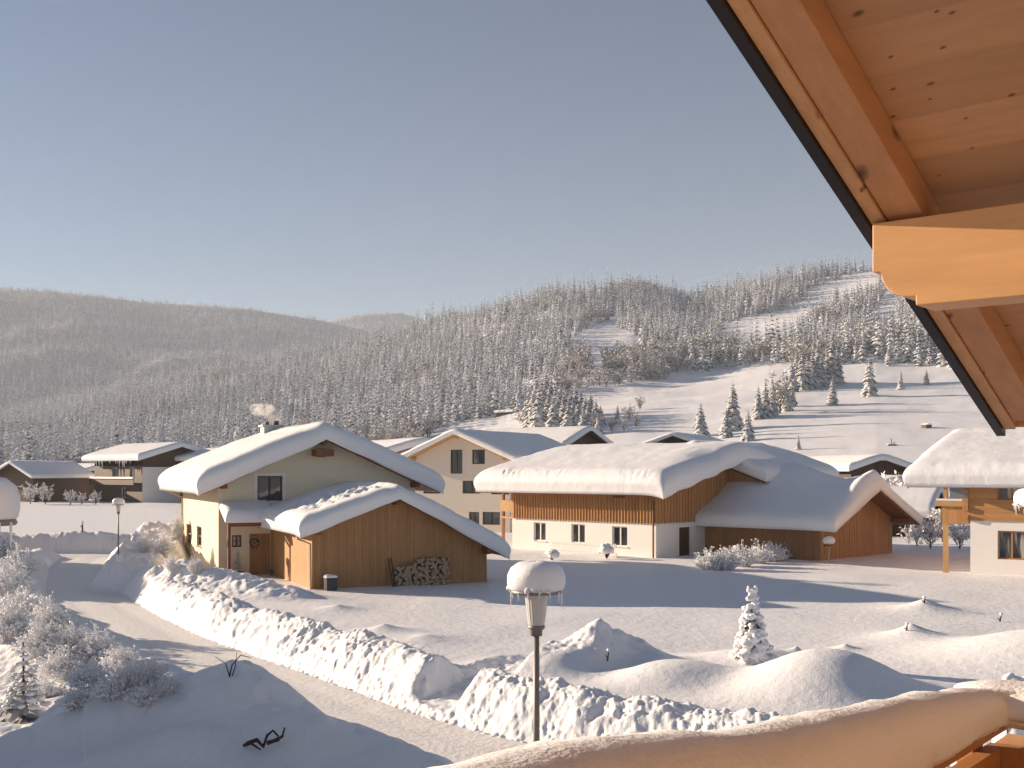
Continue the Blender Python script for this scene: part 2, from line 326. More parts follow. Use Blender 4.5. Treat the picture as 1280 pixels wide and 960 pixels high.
# ------------------------------------------------------------------ mesh building
class MB:
    def __init__(s): s.v = []; s.f = []
    def add(s, vs, fs):
        n = len(s.v); s.v.extend(tuple(map(float, p)) for p in vs); s.f.extend(tuple(i+n for i in f) for f in fs); return s
    def box(s, x0, y0, z0, x1, y1, z1, M4=None):
        vs = [Vector(p) for p in ((x0,y0,z0),(x1,y0,z0),(x1,y1,z0),(x0,y1,z0),(x0,y0,z1),(x1,y0,z1),(x1,y1,z1),(x0,y1,z1))]
        if M4 is not None: vs = [M4 @ p for p in vs]
        return s.add(vs, [(3,2,1,0),(4,5,6,7),(0,1,5,4),(1,2,6,5),(2,3,7,6),(3,0,4,7)])
    def beam(s, a, b, w, h):
        """a rectangular bar from a to b, w wide and h tall"""
        a = Vector(a); b = Vector(b); d = (b-a).normalized()
        up = Vector((0,0,1)) if abs(d.z) < .95 else Vector((0,1,0))
        sd = d.cross(up).normalized(); u = sd.cross(d)
        vs = [p + sd*i*w/2 + u*j*h/2 for p in (a, b) for i, j in ((-1,-1),(1,-1),(1,1),(-1,1))]
        return s.add(vs, [(0,1,2,3),(7,6,5,4),(0,4,5,1),(1,5,6,2),(2,6,7,3),(3,7,4,0)])
    def tube(s, pts, rad, n=6, cap=True):
        pts = [Vector(p) for p in pts]; rad = rad if isinstance(rad, (list, tuple)) else [rad]*len(pts)
        vs = []
        for i, p in enumerate(pts):
            d = (pts[min(i+1, len(pts)-1)]-pts[max(i-1, 0)]).normalized()
            a = d.cross(Vector((.31,.17,.93))).normalized(); b = d.cross(a)
            vs += [p+(a*math.cos(2*math.pi*k/n)+b*math.sin(2*math.pi*k/n))*rad[i] for k in range(n)]
        fs = [(i*n+k, i*n+(k+1)%n, (i+1)*n+(k+1)%n, (i+1)*n+k) for i in range(len(pts)-1) for k in range(n)]
        if cap: fs += [tuple(range(n))[::-1], tuple(range((len(pts)-1)*n, len(pts)*n))]
        return s.add(vs, fs)
    def lathe(s, prof, n=24, wob=0.0, seed=0, c=(0,0,0)):
        vs = []
        for i, (r, z) in enumerate(prof):
            for k in range(n):
                a = 2*math.pi*k/n; q = 1+wob*float(vnoise(np.array(math.cos(a)*1.6+i*.2+seed), np.array(math.sin(a)*1.6+seed)))
                vs.append((c[0]+r*q*math.cos(a), c[1]+r*q*math.sin(a), c[2]+z*(1+wob*.4*math.sin(a*2+seed))))
        m = len(prof)
        fs = [(i*n+k, i*n+(k+1)%n, (i+1)*n+(k+1)%n, (i+1)*n+k) for i in range(m-1) for k in range(n)]
        fs += [tuple(range(n))[::-1], tuple(range((m-1)*n, m*n))]
        return s.add(vs, fs)
    def prism(s, poly, y0, y1):
        """polygon in x,z extruded along y"""
        n = len(poly); vs = [(x, y0, z) for x, z in poly]+[(x, y1, z) for x, z in poly]
        return s.add(vs, [tuple(range(n)), tuple(range(2*n-1, n-1, -1))]+[(k, n+k, n+(k+1)%n, (k+1)%n) for k in range(n)])
    def blob(s, c, r, seed=0, sub=2, amp=.18, sq=(1,1,1)):
        bm = bmesh.new(); bmesh.ops.create_icosphere(bm, subdivisions=sub, radius=1)
        vs = []
        for v in bm.verts:
            p = v.co; q = 1+amp*(math.sin(p.x*2.3+seed*1.7)+math.sin(p.y*2.9+seed*2.3+1)+math.sin(p.z*2.6+seed))/1.6
            vs.append((c[0]+p.x*r*q*sq[0], c[1]+p.y*r*q*sq[1], c[2]+p.z*r*q*sq[2]))
        fs = [tuple(v.index for v in f.verts) for f in bm.faces]; bm.free(); return s.add(vs, fs)
    def build(s, name, mat, parent=None, smooth=False, loc=None, bevel=0):
        me = bpy.data.meshes.new(name); me.from_pydata(s.v, [], s.f); me.validate(); me.materials.append(mat)
        if smooth: me.polygons.foreach_set('use_smooth', [True]*len(me.polygons))
        bm = bmesh.new(); bm.from_mesh(me); bmesh.ops.recalc_face_normals(bm, faces=bm.faces) if len(s.f) < 60000 else None; bm.to_mesh(me); bm.free()
        o = bpy.data.objects.new(name, me); COL.objects.link(o); o.parent = parent
        if loc: o.location = loc
        if bevel:
            bv = o.modifiers.new('bevel', 'BEVEL'); bv.width = bevel; bv.segments = 2; bv.limit_method = 'ANGLE'
        return o
def tag(o, label=None, cat=None, group=None, kind=None):
    if label: o['label'] = label
    if cat: o['category'] = cat
    if group: o['group'] = group
    if kind: o['kind'] = kind
    return o
def empty(name, loc, label, cat, rz=0, group=None):
    o = bpy.data.objects.new(name, None); COL.objects.link(o); o.location = loc; o.rotation_euler.z = rz
    o.empty_display_size = .3
    return tag(o, label, cat, group)
def copy_tree(o, parent=None):
    c = o.copy(); COL.objects.link(c); c.parent = parent
    for ch in list(o.children): copy_tree(ch, c)
    return c
HAZE, SKY, SUN, EXPO, AIR, DUST, OZ, SAT, VAL = .00016, .06, 5.0, 1.25, .9, .2, 2.0, 1.0, .57
# ------------------------------------------------------------------ houses
def clip_poly(poly, zlo, zhi):
    def cut(P, keep, zc):
        out = []
        for i in range(len(P)):
            a, b = P[i], P[(i+1) % len(P)]
            ia, ib = keep(a[1]), keep(b[1])
            if ia: out.append(a)
            if ia != ib:
                t = (zc-a[1])/(b[1]-a[1]); out.append((a[0]+(b[0]-a[0])*t, zc))
        return out
    P = cut(poly, lambda z: z >= zlo-1e-6, zlo)
    return cut(P, lambda z: z <= zhi+1e-6, zhi)
def panel(mb, poly, wins, to3, depth):
    """a flat wall with real openings and reveals; to3(u, z, inward) gives the point"""
    if len(poly) < 3: return
    bm = bmesh.new(); bm.faces.new([bm.verts.new((u, 0, z)) for u, z in poly])
    for (u0, z0, u1, z1) in wins:
        for co, no in (((u0,0,0),(1,0,0)), ((u1,0,0),(1,0,0)), ((0,0,z0),(0,0,1)), ((0,0,z1),(0,0,1))):
            bmesh.ops.bisect_plane(bm, geom=bm.verts[:]+bm.edges[:]+bm.faces[:], plane_co=co, plane_no=no)
    dead = []
    for f in bm.faces:
        c = f.calc_center_median()
        if any(u0 < c.x < u1 and z0 < c.z < z1 for u0, z0, u1, z1 in wins): dead.append(f)
    bmesh.ops.delete(bm, geom=dead, context='FACES')
    bm.verts.index_update()
    mb.add([to3(v.co.x, v.co.z, 0) for v in bm.verts], [tuple(v.index for v in f.verts) for f in bm.faces]); bm.free()
    for (u0, z0, u1, z1) in wins:
        P = [(u0,z0),(u1,z0),(u1,z1),(u0,z1)]
        mb.add([to3(u, z, 0) for u, z in P]+[to3(u, z, depth) for u, z in P], [(k, (k+1)%4, (k+1)%4+4, k+4) for k in range(4)])
class House:
    def __init__(s, name, label, o, rot, W, L, xr, Zr, tl, tr, ox=1.0, oy0=1.0, oy1=.8, zb=.1, cat='house', group=None):
        s.o = o; s.c, s.s = math.cos(R(rot)), math.sin(R(rot)); s.W, s.L, s.xr, s.Zr, s.tl, s.tr = W, L, xr, Zr, tl, tr
        s.ox, s.oy0, s.oy1, s.zb = ox, oy0, oy1, zb
        s.root = empty(name, (o[0], o[1], 0), label, cat, R(rot), group)
        s.wins = {'f': [], 'l': [], 'r': [], 'b': []}
    def zr(s, x): return s.Zr - (s.tl*(s.xr-x) if x < s.xr else s.tr*(x-s.xr))
    def world(s, x, y): return s.o[0]+x*s.c-y*s.s, s.o[1]+x*s.s+y*s.c
    def fx(s, px, y=0):
        k = (px-CX)/F; return (k*(s.o[1]+y*s.c)-s.o[0]+y*s.s)/(s.c-k*s.s)
    def sx(s, px, x=0):
        k = (px-CX)/F; return (k*(s.o[1]+x*s.s)-s.o[0]-x*s.c)/(-s.s-k*s.c)
    def rect(s, side, a, b, c, d, off=0):
        """photo rectangle -> (u0, z0, u1, z1) on the front gable ('f') or left long wall ('l')"""
        if side == 'f':
            u0, u1 = s.fx(a, off), s.fx(c, off); Y = s.world((u0+u1)/2, off)[1]
        else:
            u0, u1 = sorted((s.sx(a, off), s.sx(c, off))); Y = s.world(off, (u0+u1)/2)[1]
        return u0, PZ(d, Y), u1, PZ(b, Y)
    def to3(s, side, off=0):
        W, L = s.W, s.L
        return {'f': lambda u, z, d: (u, -off+d, z), 'b': lambda u, z, d: (u, L+off-d, z),
                'l': lambda u, z, d: (-off+d, u, z), 'r': lambda u, z, d: (W+off-d, u, z)}[side]
    def poly(s, side):
        W, L = s.W, s.L
        if side in 'fb': return [(0,s.zb),(W,s.zb),(W,s.zr(W)),(s.xr,s.Zr),(0,s.zr(0))]
        z = s.zr(0 if side == 'l' else W); return [(0,s.zb),(L,s.zb),(L,z),(0,z)]
    def walls(s, name, mat, zlo=-9, zhi=99, off=0, depth=.16, sides='flrb', notch=None):
        mb = MB()
        for sd in sides:
            P = s.poly(sd)
            if off: # the proud storey wraps the corners
                w = s.W if sd in 'fb' else s.L
                P = [(-off if u == 0 else (w+off if u == w else u), z) for u, z in P]
            P = clip_poly(P, zlo, zhi)
            panel(mb, P, [w[:4] for w in s.wins[sd] if w[1] > zlo-.3 and w[3] < zhi+.3], s.to3(sd, off), depth)
        return mb.build(name, mat, s.root)
    def win(s, side, r, fm='frame_white', gm='glass', mull=1, bars=0, depth=.16, off=0, name='window', sill=None, fw=.07):
        u0, z0, u1, z1 = r; s.wins[side].append(r); t = s.to3(side, off)
        mb = MB()
        def bar(a0, b0, a1, b1, d0=depth-.07, d1=depth+.01):
            P = [t(u, z, d) for d in (d0, d1) for u, z in ((a0,b0),(a1,b0),(a1,b1),(a0,b1))]
            mb.add(P, [(3,2,1,0),(4,5,6,7),(0,1,5,4),(1,2,6,5),(2,3,7,6),(3,0,4,7)])
        bar(u0, z0, u0+fw, z1); bar(u1-fw, z0, u1, z1); bar(u0+fw, z0, u1-fw, z0+fw); bar(u0+fw, z1-fw, u1-fw, z1)
        for k in range(mull):
            c = u0+(u1-u0)*(k+1)/(mull+1); bar(c-fw*.6, z0+fw, c+fw*.6, z1-fw)
        for k in range(bars):
            c = z0+(z1-z0)*(k+1)/(bars+1); bar(u0+fw, c-.02, u1-fw, c+.02, depth-.05)
        w = mb.build(name, M[fm], s.root)
        pb = MB(); pb.add([t(u, z, depth-.02) for u, z in ((u0+.02,z0+.02),(u1-.02,z0+.02),(u1-.02,z1-.02),(u0+.02,z1-.02))], [(0,1,2,3)]); pb.build('pane', M[gm], w)
        if sill:
            sb = MB(); P = [t(u, z, d) for d in (-.07, depth-.08) for u, z in ((u0-.06,z0-.05),(u1+.06,z0-.05),(u1+.06,z0-.003),(u0-.06,z0-.003))]
            sb.add(P, [(3,2,1,0),(4,5,6,7),(0,1,5,4),(1,2,6,5),(2,3,7,6),(3,0,4,7)]); sb.build('sill', M[sill], w)
        return w
    def roof(s, mat='wood_trim', th=.16, purlins=True, T=.8, Rr=.7, rr=.9, droop=.0, seed=1, name='roof', snow=True, b=.14, extra=None, amp=.05, gutter=None, step=.32, crumb=0):
        W, L, ox = s.W, s.L, s.ox; xs = [-ox, s.xr, W+ox]
        bot = [(x, s.zr(x)) for x in xs]
        pr = MB().prism(bot+[(x, z+th) for x, z in bot[::-1]], -s.oy0, L+s.oy1)
        rf = pr.build(name, M[mat], s.root)
        for y0, y1 in ((-s.oy0-.035, -s.oy0-.003), (L+s.oy1+.003, L+s.oy1+.035)):
            MB().prism([(x, s.zr(x)-.10) for x in xs]+[(x, s.zr(x)+th+.03) for x in xs[::-1]], y0, y1).build('barge_board', M[mat], rf)
        if purlins:
            for x in (.06, s.xr-.1, W-.26):
                z = s.zr(x+.1)-.02 - (0 if x != s.xr-.1 else .02)
                zz = min(s.zr(x), s.zr(x+.2))-.004
                MB().box(x, -s.oy0+.12, zz-.26, x+.2, .0-.004, zz).build('purlin', M[mat], rf)
        if gutter:
            x = -ox-.07; z = s.zr(-ox)+.02
            MB().tube([(x, -s.oy0, z), (x, L+s.oy1, z)], .07, 8).build('gutter', M[gutter], rf)
        s.rf = rf
        if snow: s.snow = s.roof_snow(rf, th, T, Rr, rr, droop, seed, b, extra, amp, step, crumb)
        return rf
    def roof_snow(s, rf, th, T, Rr, rr, droop, seed, b, extra, amp, step, crumb=0):
        e = [0,.012,.04,.09,.16,.25,.36,.5,.68]
        def axis(a0, a1):
            n = max(2, int((a1-a0-1.6)/step)); return np.array([a0+q for q in e]+list(np.linspace(a0+.9, a1-.9, n))+[a1-q for q in e[::-1]])
        X1 = axis(-s.ox-b, s.W+s.ox+b); Y1 = axis(-s.oy0-b, s.L+s.oy1+b)
        x, y = np.meshgrid(X1, Y1, indexing='ij'); q = x-s.xr; A, Bq = (s.tl+s.tr)/2, (s.tr-s.tl)/2
        dx = np.minimum(x-X1[0], X1[-1]-x); dy = np.minimum(y-Y1[0], Y1[-1]-y)
        Rr = Rr*.72; f = lambda d: (1-(1-np.clip(d/Rr, 0, 1))**2.7)**(1/2.7)
        wx = x*1.0+seed*13.7; wy = y*1.0-seed*7.1
        rz = s.Zr-A*np.abs(q)-Bq*q+th
        sz = s.Zr-A*(np.sqrt(q*q+rr*rr)-.25*rr)-Bq*q+th
        p = f(dx)*f(dy); edge = np.exp(-np.minimum(dx, dy)/.45)
        top = np.maximum(sz, rz-.2*T)+T*p*(1+.06*fbm(wx/3.5, wy/3.5, 5))+amp*p*fbm(wx/1.6, wy/1.6, 6)+.05*edge*p*fbm(wx*2.2, wy*2.2, 7)+crumb*np.exp(-((dx-.22)/.2)**2)*p*(np.maximum(0,.5-worley(wx*5+seed, wy*5.5+fbm(wx*2,wy*2,4), 8))*.26-.03)*np.clip(.5+1.6*fbm(wy*.7,wx*.5,3),0,1.2)
        if extra is not None: top = top+extra(x, y)
        dr = droop*np.exp(-(y-Y1[0])/.55)*(1+.5*fbm(wx/1.1, wy*0, 9, 2)) if droop else 0
        hang = .12*(1-sstep(0, .3, np.minimum(dx, dy)))
        bot = rz-hang-dr; top = np.maximum(top-dr, bot+.004)
        # the mass bulges past the roof edge half way up
        bul = .16*T; prof = np.sin(np.clip(p, 0, 1)*math.pi)
        xo = x+np.where(x-X1[0] < X1[-1]-x, -1, 1)*bul*prof*(dx < Rr); yo = y+np.where(y-Y1[0] < Y1[-1]-y, -1, 1)*bul*prof*(dy < Rr)
        nx, ny = x.shape; vt = np.stack([xo, yo, top], -1).reshape(-1, 3); vb = np.stack([x, y, bot], -1).reshape(-1, 3)
        idx = np.arange(nx*ny).reshape(nx, ny); fs = []
        a, bb, c, d = idx[:-1,:-1].ravel(), idx[1:,:-1].ravel(), idx[1:,1:].ravel(), idx[:-1,1:].ravel()
        fs += list(zip(a, bb, c, d)); o = nx*ny; fs += list(zip(d+o, c+o, bb+o, a+o))
        ring = list(idx[:,0])+list(idx[-1,1:])+list(idx[-2::-1,-1])+list(idx[0,-2:0:-1])
        fs += [(ring[k]+o, ring[(k+1)%len(ring)]+o, ring[(k+1)%len(ring)], ring[k]) for k in range(len(ring))]
        mb = MB(); mb.v = [tuple(p) for p in np.vstack([vt, vb])]; mb.f = [tuple(int(i) for i in f) for f in fs]
        return mb.build('roof_snow', M['snow'], rf, smooth=True)
    def door(s, side, r, mat, name='door', off=0):
        u0, z0, u1, z1 = r; s.wins[side].append(r); t = s.to3(side, off); mb = MB()
        P = [t(u, z, d) for d in (.10, .15) for u, z in ((u0,z0),(u1,z0),(u1,z1),(u0,z1))]
        mb.add(P, [(3,2,1,0),(4,5,6,7),(0,1,5,4),(1,2,6,5),(2,3,7,6),(3,0,4,7)])
        d = mb.build(name, M[mat], s.root)
        hb = MB(); c = u1-.1; zc = (z0+z1)/2
        P = [t(u, z, q) for q in (.04, .099) for u, z in ((c-.06,zc),(c+.03,zc),(c+.03,zc+.03),(c-.06,zc+.03))]
        hb.add(P, [(3,2,1,0),(4,5,6,7),(0,1,5,4),(1,2,6,5),(2,3,7,6),(3,0,4,7)]); hb.build('handle', M['metal'], d)
        return d
    def battens(s, name, mat, side, zlo, zhi, pitch, w=.045, d=.035, off=0, u0=None, u1=None):
        mb = MB(); t = s.to3(side, off); n0 = 0 if u0 is None else u0; n1 = (s.W if side in 'fb' else s.L) if u1 is None else u1
        u = n0+pitch/2
        while u < n1:
            top = zhi if side in 'lr' else min(zhi, s.zr(u)-.02)
            if top > zlo+.1 and not any(a-.02 < u < c+.02 for a, _, c, _ in [q for q in s.wins[side] if q[1] > zlo-.2]):
                P = [t(a, z, q) for q in (-d, .0) for a, z in ((u-w/2,zlo),(u+w/2,zlo),(u+w/2,top),(u-w/2,top))]
                mb.add(P, [(3,2,1,0),(4,5,6,7),(0,1,5,4),(1,2,6,5),(2,3,7,6),(3,0,4,7)])
            u += pitch
        return mb.build(name, M[mat], s.root)
    def pipe(s, pts, mat='copper', r=.055, name='downpipe'): return MB().tube(pts, r, 7).build(name, M[mat], s.root)

# yellow house, front left
YH = House('cream_house', 'cream plastered house with a smoking chimney, joined to the brown boarded shed', (-14.1,53.8), 24.8, 10, 11.2, 5.0, 7.27, .445, .445, 1.0, 1.0, 1.0)
YH.win('f', YH.rect('f',322,595,353,626), 'frame_dark', 'glass', 1, 0)
YH.win('f', YH.rect('f',290,669,302,684), 'frame_dark', 'glass_c', 1, 1, sill='frame_white')
YH.door('f', YH.rect('f',312,667,338,724), 'board_brown')
for a in ((233,655,239,680),(246,658,252,683)): YH.win('l', YH.rect('l',*a), 'frame_wood', 'glass', 0, 1, sill='frame_wood', fw=.05)
YH.walls('wall', M['plaster_yellow'])
u0,z0,u1,z1 = YH.rect('f',318,591,357,630)
tb = MB(); t_ = YH.to3('f')
for a in ((u0,z0,u0+.13,z1),(u1-.13,z0,u1,z1),(u0+.13,z1-.13,u1-.13,z1),(u0+.13,z0,u1-.13,z0+.13)):
    tb.box(a[0], -.03, a[1], a[2], -.003, a[3])
tb.build('window_surround', M['plaster_white'], YH.root)
YH.roof('wood_trim', T=.86, Rr=.85, rr=1.3, droop=.12, seed=1, gutter='pipe_cream')
YH.pipe([(-1.0,10.7,YH.zr(-1)), (-.08,10.9,YH.zr(-1)-.45), (-.08,10.9,.7)], 'pipe_cream')
ch = MB(); ch.box(4.2,9.2,6.6,5.3,10.2,8.2); ch.box(4.1,9.1,8.2,5.4,10.3,8.3); CHIM = ch.build('chimney', M['metal'], YH.rf)
MB().tube([(4.95,9.6,8.3),(4.95,9.6,8.55)], .16, 10).build('chimney_pot', M['wood_dark'], CHIM); MB().box(4.3,9.3,8.303,4.5,9.5,8.45).build('chimney_pot', M['wood_dark'], CHIM)
MB().box(4.75,-.012,6.35,5.25,.02-.015,6.75).build('vent', M['wood_dark'], YH.root)
MB().box(4.55,-.9,6.38,5.45,-.006,6.72).build('ridge_beam', M['wood_trim'], YH.rf)
# porch roof over the front door
pb = MB(); pb.prism([(0,0),(0,.12)], 0, 0) if False else None
x0, x1 = .15, 2.42; zb_, zf_ = 3.75, 3.15
mb = MB().add([(x0,-1.5,zf_),(x1,-1.5,zf_),(x1,-.004,zb_),(x0,-.004,zb_),(x0,-1.5,zf_+.12),(x1,-1.5,zf_+.12),(x1,-.004,zb_+.12),(x0,-.004,zb_+.12)], [(3,2,1,0),(4,5,6,7),(0,1,5,4),(1,2,6,5),(2,3,7,6),(3,0,4,7)])
PORCH = mb.build('porch_roof', M['wood_trim'], YH.root)
def slab_snow(parent, x0, x1, y0, y1, zf, T, Rr, seed, name='porch_snow', n=26):
    """snow lying on a small rectangle; zf(x, y) = the surface under it"""
    e = np.array([0,.02,.08,.2,.4,.7,1])
    def ax(a, b, n): t = np.linspace(0, 1, n); t = .5-.5*np.cos(math.pi*t); return a+(b-a)*t
    x, y = np.meshgrid(ax(x0, x1, n), ax(y0, y1, n), indexing='ij')
    d = np.minimum(np.minimum(x-x0, x1-x), np.minimum(y-y0, y1-y)); p = (1-(1-np.clip(d/Rr,0,1))**2.4)**(1/2.4)
    b = zf(x, y); t = b+.004+T*p*(1+.2*fbm(x*1.1+seed, y*1.1, 3))
    nx, ny = x.shape; idx = np.arange(nx*ny).reshape(nx, ny); o = nx*ny
    a, bb, c, dd = idx[:-1,:-1].ravel(), idx[1:,:-1].ravel(), idx[1:,1:].ravel(), idx[:-1,1:].ravel()
    mb = MB(); mb.v = [tuple(p) for p in np.vstack([np.stack([x,y,t],-1).reshape(-1,3), np.stack([x,y,b],-1).reshape(-1,3)])]
    mb.f = [tuple(map(int, q)) for q in list(zip(a,bb,c,dd))+list(zip(dd+o,c+o,bb+o,a+o))]
    ring = list(idx[:,0])+list(idx[-1,1:])+list(idx[-2::-1,-1])+list(idx[0,-2:0:-1])
    mb.f += [(int(ring[k]+o), int(ring[(k+1)%len(ring)]+o), int(ring[(k+1)%len(ring)]), int(ring[k])) for k in range(len(ring))]
    return mb.build(name, M['snow'], parent, smooth=True)
slab_snow(PORCH, x0-.12, x1+.0, -1.65, -.01, lambda x, y: zf_+.125+(y+1.5)*(zb_-zf_)/1.5, .48, .4, 3)
MB().beam((.25,-1.35,.6), (.25,-1.35,3.2), .13, .13).build('porch_post', M['wood_trim'], YH.root)
MB().box(.2,-1.38,3.02,2.4,-1.24,3.14).build('porch_beam', M['wood_trim'], YH.root)
# round wreath on the door
wr = empty('door_wreath', (0,0,0), 'round dark wreath hanging on the brown door of the cream house', 'wreath')
wx, wz = YH.fx(318), 2.2; wr.location = (*YH.world(wx, -.02), wz); wr.rotation_euler.z = R(24.8)
mb = MB(); mb.tube([(.2*math.cos(a), 0, .2*math.sin(a)) for a in np.linspace(0, 2*math.pi, 17)], .06, 6, False); mb.build('ring', M['needle_bare'], wr)
mb = MB(); mb.beam((-.05,-.06,-.2),(-.1,-.06,-.36),.05,.02); mb.beam((.05,-.06,-.2),(.1,-.06,-.36),.05,.02); mb.build('ribbon', plain('red ribbon', (.35,.03,.02)), wr)

# brown shed with log pile
SH = House('boarded_shed', 'brown boarded shed with shovelled snow on its roof, before the cream house', (-8.5,47.6), 24.8, 8.1, 7.9, 3.64, 4.5, .36, .53, .6, .75, .0, cat='shed')
SH.walls('wall', M['board_brown'], depth=.1)
def shed_clumps(x, y):
    m = sstep(.3,.9,y+.4)*(1-sstep(4.2,5.6,y))*sstep(-.2,.5,x+.1)*(1-sstep(2.9,3.6,x))
    return m*(-.12+.30*np.maximum(0,.5-worley(x*2.4,y*2.4,5))+.16*fbm(x*3,y*3,6)+.12*(.5-worley(x*5,y*5,8)))
SH.roof('wood_trim', T=.62, Rr=.6, rr=.8, droop=.12, seed=4, extra=shed_clumps, step=.12)
SH.battens('batten', 'board_brown', 'f', .2, 9, .34, .05, .018)
SH.pipe([(-.62,.2,SH.zr(-.6)-.02), (-.6,.1,SH.zr(-.6)-.2), (-.1,-.07,SH.zr(-.6)-.42), (-.07,-.07,.6)], 'pipe_cream', .05)
MB().box(3.0,-.03,.2,3.14,-.004,4.1).build('corner_board', M['board_brown'], SH.root) if False else None
# log pile against the shed
wp = empty('log_pile', (*SH.world(3.2, -.25), gz(*SH.world(4.4, -.4))-.1), 'split firewood logs stacked against the brown shed wall', 'firewood', R(24.8))
lx0, lx1 = SH.fx(490)-3.2, SH.fx(561)-3.2
mb = MB(); mb.lathe([(.01,0),(.085,0),(.085,.32),(.01,.32)], 9); 
proto = None; k = 0
nrow = 8; ncol = 13
for r in range(nrow):
    for c in range(ncol):
        if k >= 100: break
        x = lx0+.1+(lx1-lx0-.2)*(c+.5*(r % 2)+random.uniform(-.3,.3))/ncol; z = .10+r*.155+random.uniform(-.04,.04)
        if r > 5 and (abs(c-8) > 4 or random.random() < .25): continue
        if proto is None: proto = MB().lathe([(.01,0),(.09,0),(.09,.36),(.01,.36)], 7, .3, 3).build('log', M['log_end'], wp); lg = proto
        else: lg = proto.copy(); COL.objects.link(lg); lg.parent = wp
        s_ = .65+random.random()*.6; lg.location = (x, -.08-random.random()*.12, z); lg.rotation_euler = (R(-90+random.uniform(-6,6)), random.random()*6, random.uniform(-.1,.1)); lg.scale = (s_*1.25, s_*.9, 1); k += 1
mb = MB()
for dx in (-.06, .06): mb.beam((lx0-.05+dx, -.3, 0), (lx0-.2+dx, -.02, 1.35), .05, .05)
mb.build('stake', M['wood_dark'], wp)
# grey bin
bx, by = SH.world(SH.fx(413, -.6), -.6); bz = gz(bx, by)
bn = empty('waste_bin', (bx, by, bz-.05), 'dark grey bin with a snow lid at the left corner of the brown shed', 'bin', R(24.8))
MB().box(-.24,-.24,0,.24,.24,.52).build('body', M['bin'], bn, bevel=.03); MB().box(-.27,-.27,.523,.27,.27,.58).build('lid', M['bin'], bn, bevel=.02)
slab_snow(bn, -.25,.25,-.25,.25, lambda x, y: .582+0*x, .12, .18, 2, 'snow_cap', 12)

# white house behind
WH = House('white_house', 'pale plastered house with dark gable windows between cream house and farmhouse', (-8.5,97), -30, 9.6, 13, 4.8, 8.75, .40, .40, 1.1, 1.0, .6)
for a, fm in (((563,562,578,592),0),((590,562,606,580),0),((529,600,550,617),0),((578,601,600,617),0),((614,601,636,618),0),((586,640,599,656),0),((603,640,625,656),0)):
    WH.win('f', WH.rect('f',*a), 'frame_dark', 'glass', 1, 0, fw=.08)
WH.walls('wall', M['plaster_beige'])
WH.roof('wood_pale', T=.42, Rr=.4, rr=.3, seed=6, b=.08)

# farmhouse
FH = House('farmhouse', 'long farmhouse with white ground floor, orange boards and very thick snow roof', (8.36,65), 46, 15.2, 11.6, 7.4, 6.45, .255, .255, 1.1, 1.3, 2.0)
FS = 2.62
for a in ((667,653,682,676),(714,655,731,679),(765,658,784,683)): FH.win('l', FH.rect('l',*a), 'frame_white', 'glass', 1, 0, sill='frame_white')
FH.door('f', FH.rect('f',849,659,863,700), 'wood_dark')
FH.walls('wall', M['plaster_white'], -9, FS, depth=.22)
FH.walls('boarded_storey', M['board_orange'], FS, 99, .05)
FH.battens('batten', 'board_orange', 'l', FS-.06, FH.zr(0), .235, .06, .05, .05)
FH.battens('batten', 'board_brown', 'f', FS-.06, 9, .30, .06, .04, .05)
def farm_sag(x, y): return -.28*np.exp(-((x-3.6)/1.6)**2)*np.exp(-((y+1.3)/1.2)**2)
FH.roof('wood_trim', T=1.2, Rr=1.05, rr=1.6, droop=.18, amp=.035, seed=8, step=.1, crumb=1, extra=farm_sag, gutter='copper')
FH.pipe([(-1.1,-.9,FH.zr(-1.1)), (-.6,-.2,FH.zr(-1.1)-.3), (-.12,.12,FH.zr(-1.1)-.55), (-.12,.12,.5)])
# timber gallery at the far gable end, seen left of the front wall
mb = MB(); mb.box(.3,11.6+.06,2.55,5,13.0,2.68); mb.box(.3,12.9,3.0,5,13.0,3.75); mb.box(.3,11.7,3.0,.4,12.9,3.75); mb.build('gallery', M['wood_pale'], FH.root)
MB().beam((.5,12.9,.3),(.5,12.9,4.3),.16,.16).build('post', M['wood_trim'], FH.root)
# small gallery window dark under the eave
FH_b = MB(); u0,z0,u1,z1 = FH.rect('l',768,617,782,622); 
MB().box(-.11,u0,z0,-.055,u1,z1).build('hatch', M['wood_dark'], FH.root)
# cross roof behind the ridge of the wing
# wing
WG = House('barn_wing', 'low brown barn wing with a snow dome at its gable, beside the farmhouse', (17.4,63.2), 46, 9.0, 8.4, 4.5, 4.56, .41, .41, .9, 1.3, .2, cat='barn')
WG.walls('wall', M['board_brown'])
WG.battens('batten', 'board_brown', 'f', .2, 9, .30, .06, .03); WG.battens('batten', 'board_brown', 'l', .2, WG.zr(0), .30, .06, .03)
def wing_dome(x, y):
    return .62*np.exp(-((y+1.2)/.95)**2)*np.exp(-((x-3.6)/2.2)**4)*(1-np.exp(-((y+1.5)/.35)**2)*.5) + .95*sstep(.6,4.5,y)*np.exp(-((x-4.6)/2.6)**2)
WG.roof('wood_trim', T=.62, Rr=.7, rr=.9, droop=.05, seed=11, extra=wing_dome, gutter='copper')
# rear cross gable of the farmhouse: its front slope shows above the wing
AX = House('farm_annex', 'snow covered rear cross wing rising behind the brown barn wing', (8.24,75.4), -43.8, 9.6, 7.9, 4.8, 6.85, .34, .34, .6, .3, .6, cat='barn')
AX.walls('wall', M['board_brown']); AX.roof('wood_trim', T=.8, Rr=.8, rr=1.2, seed=13, purlins=False)

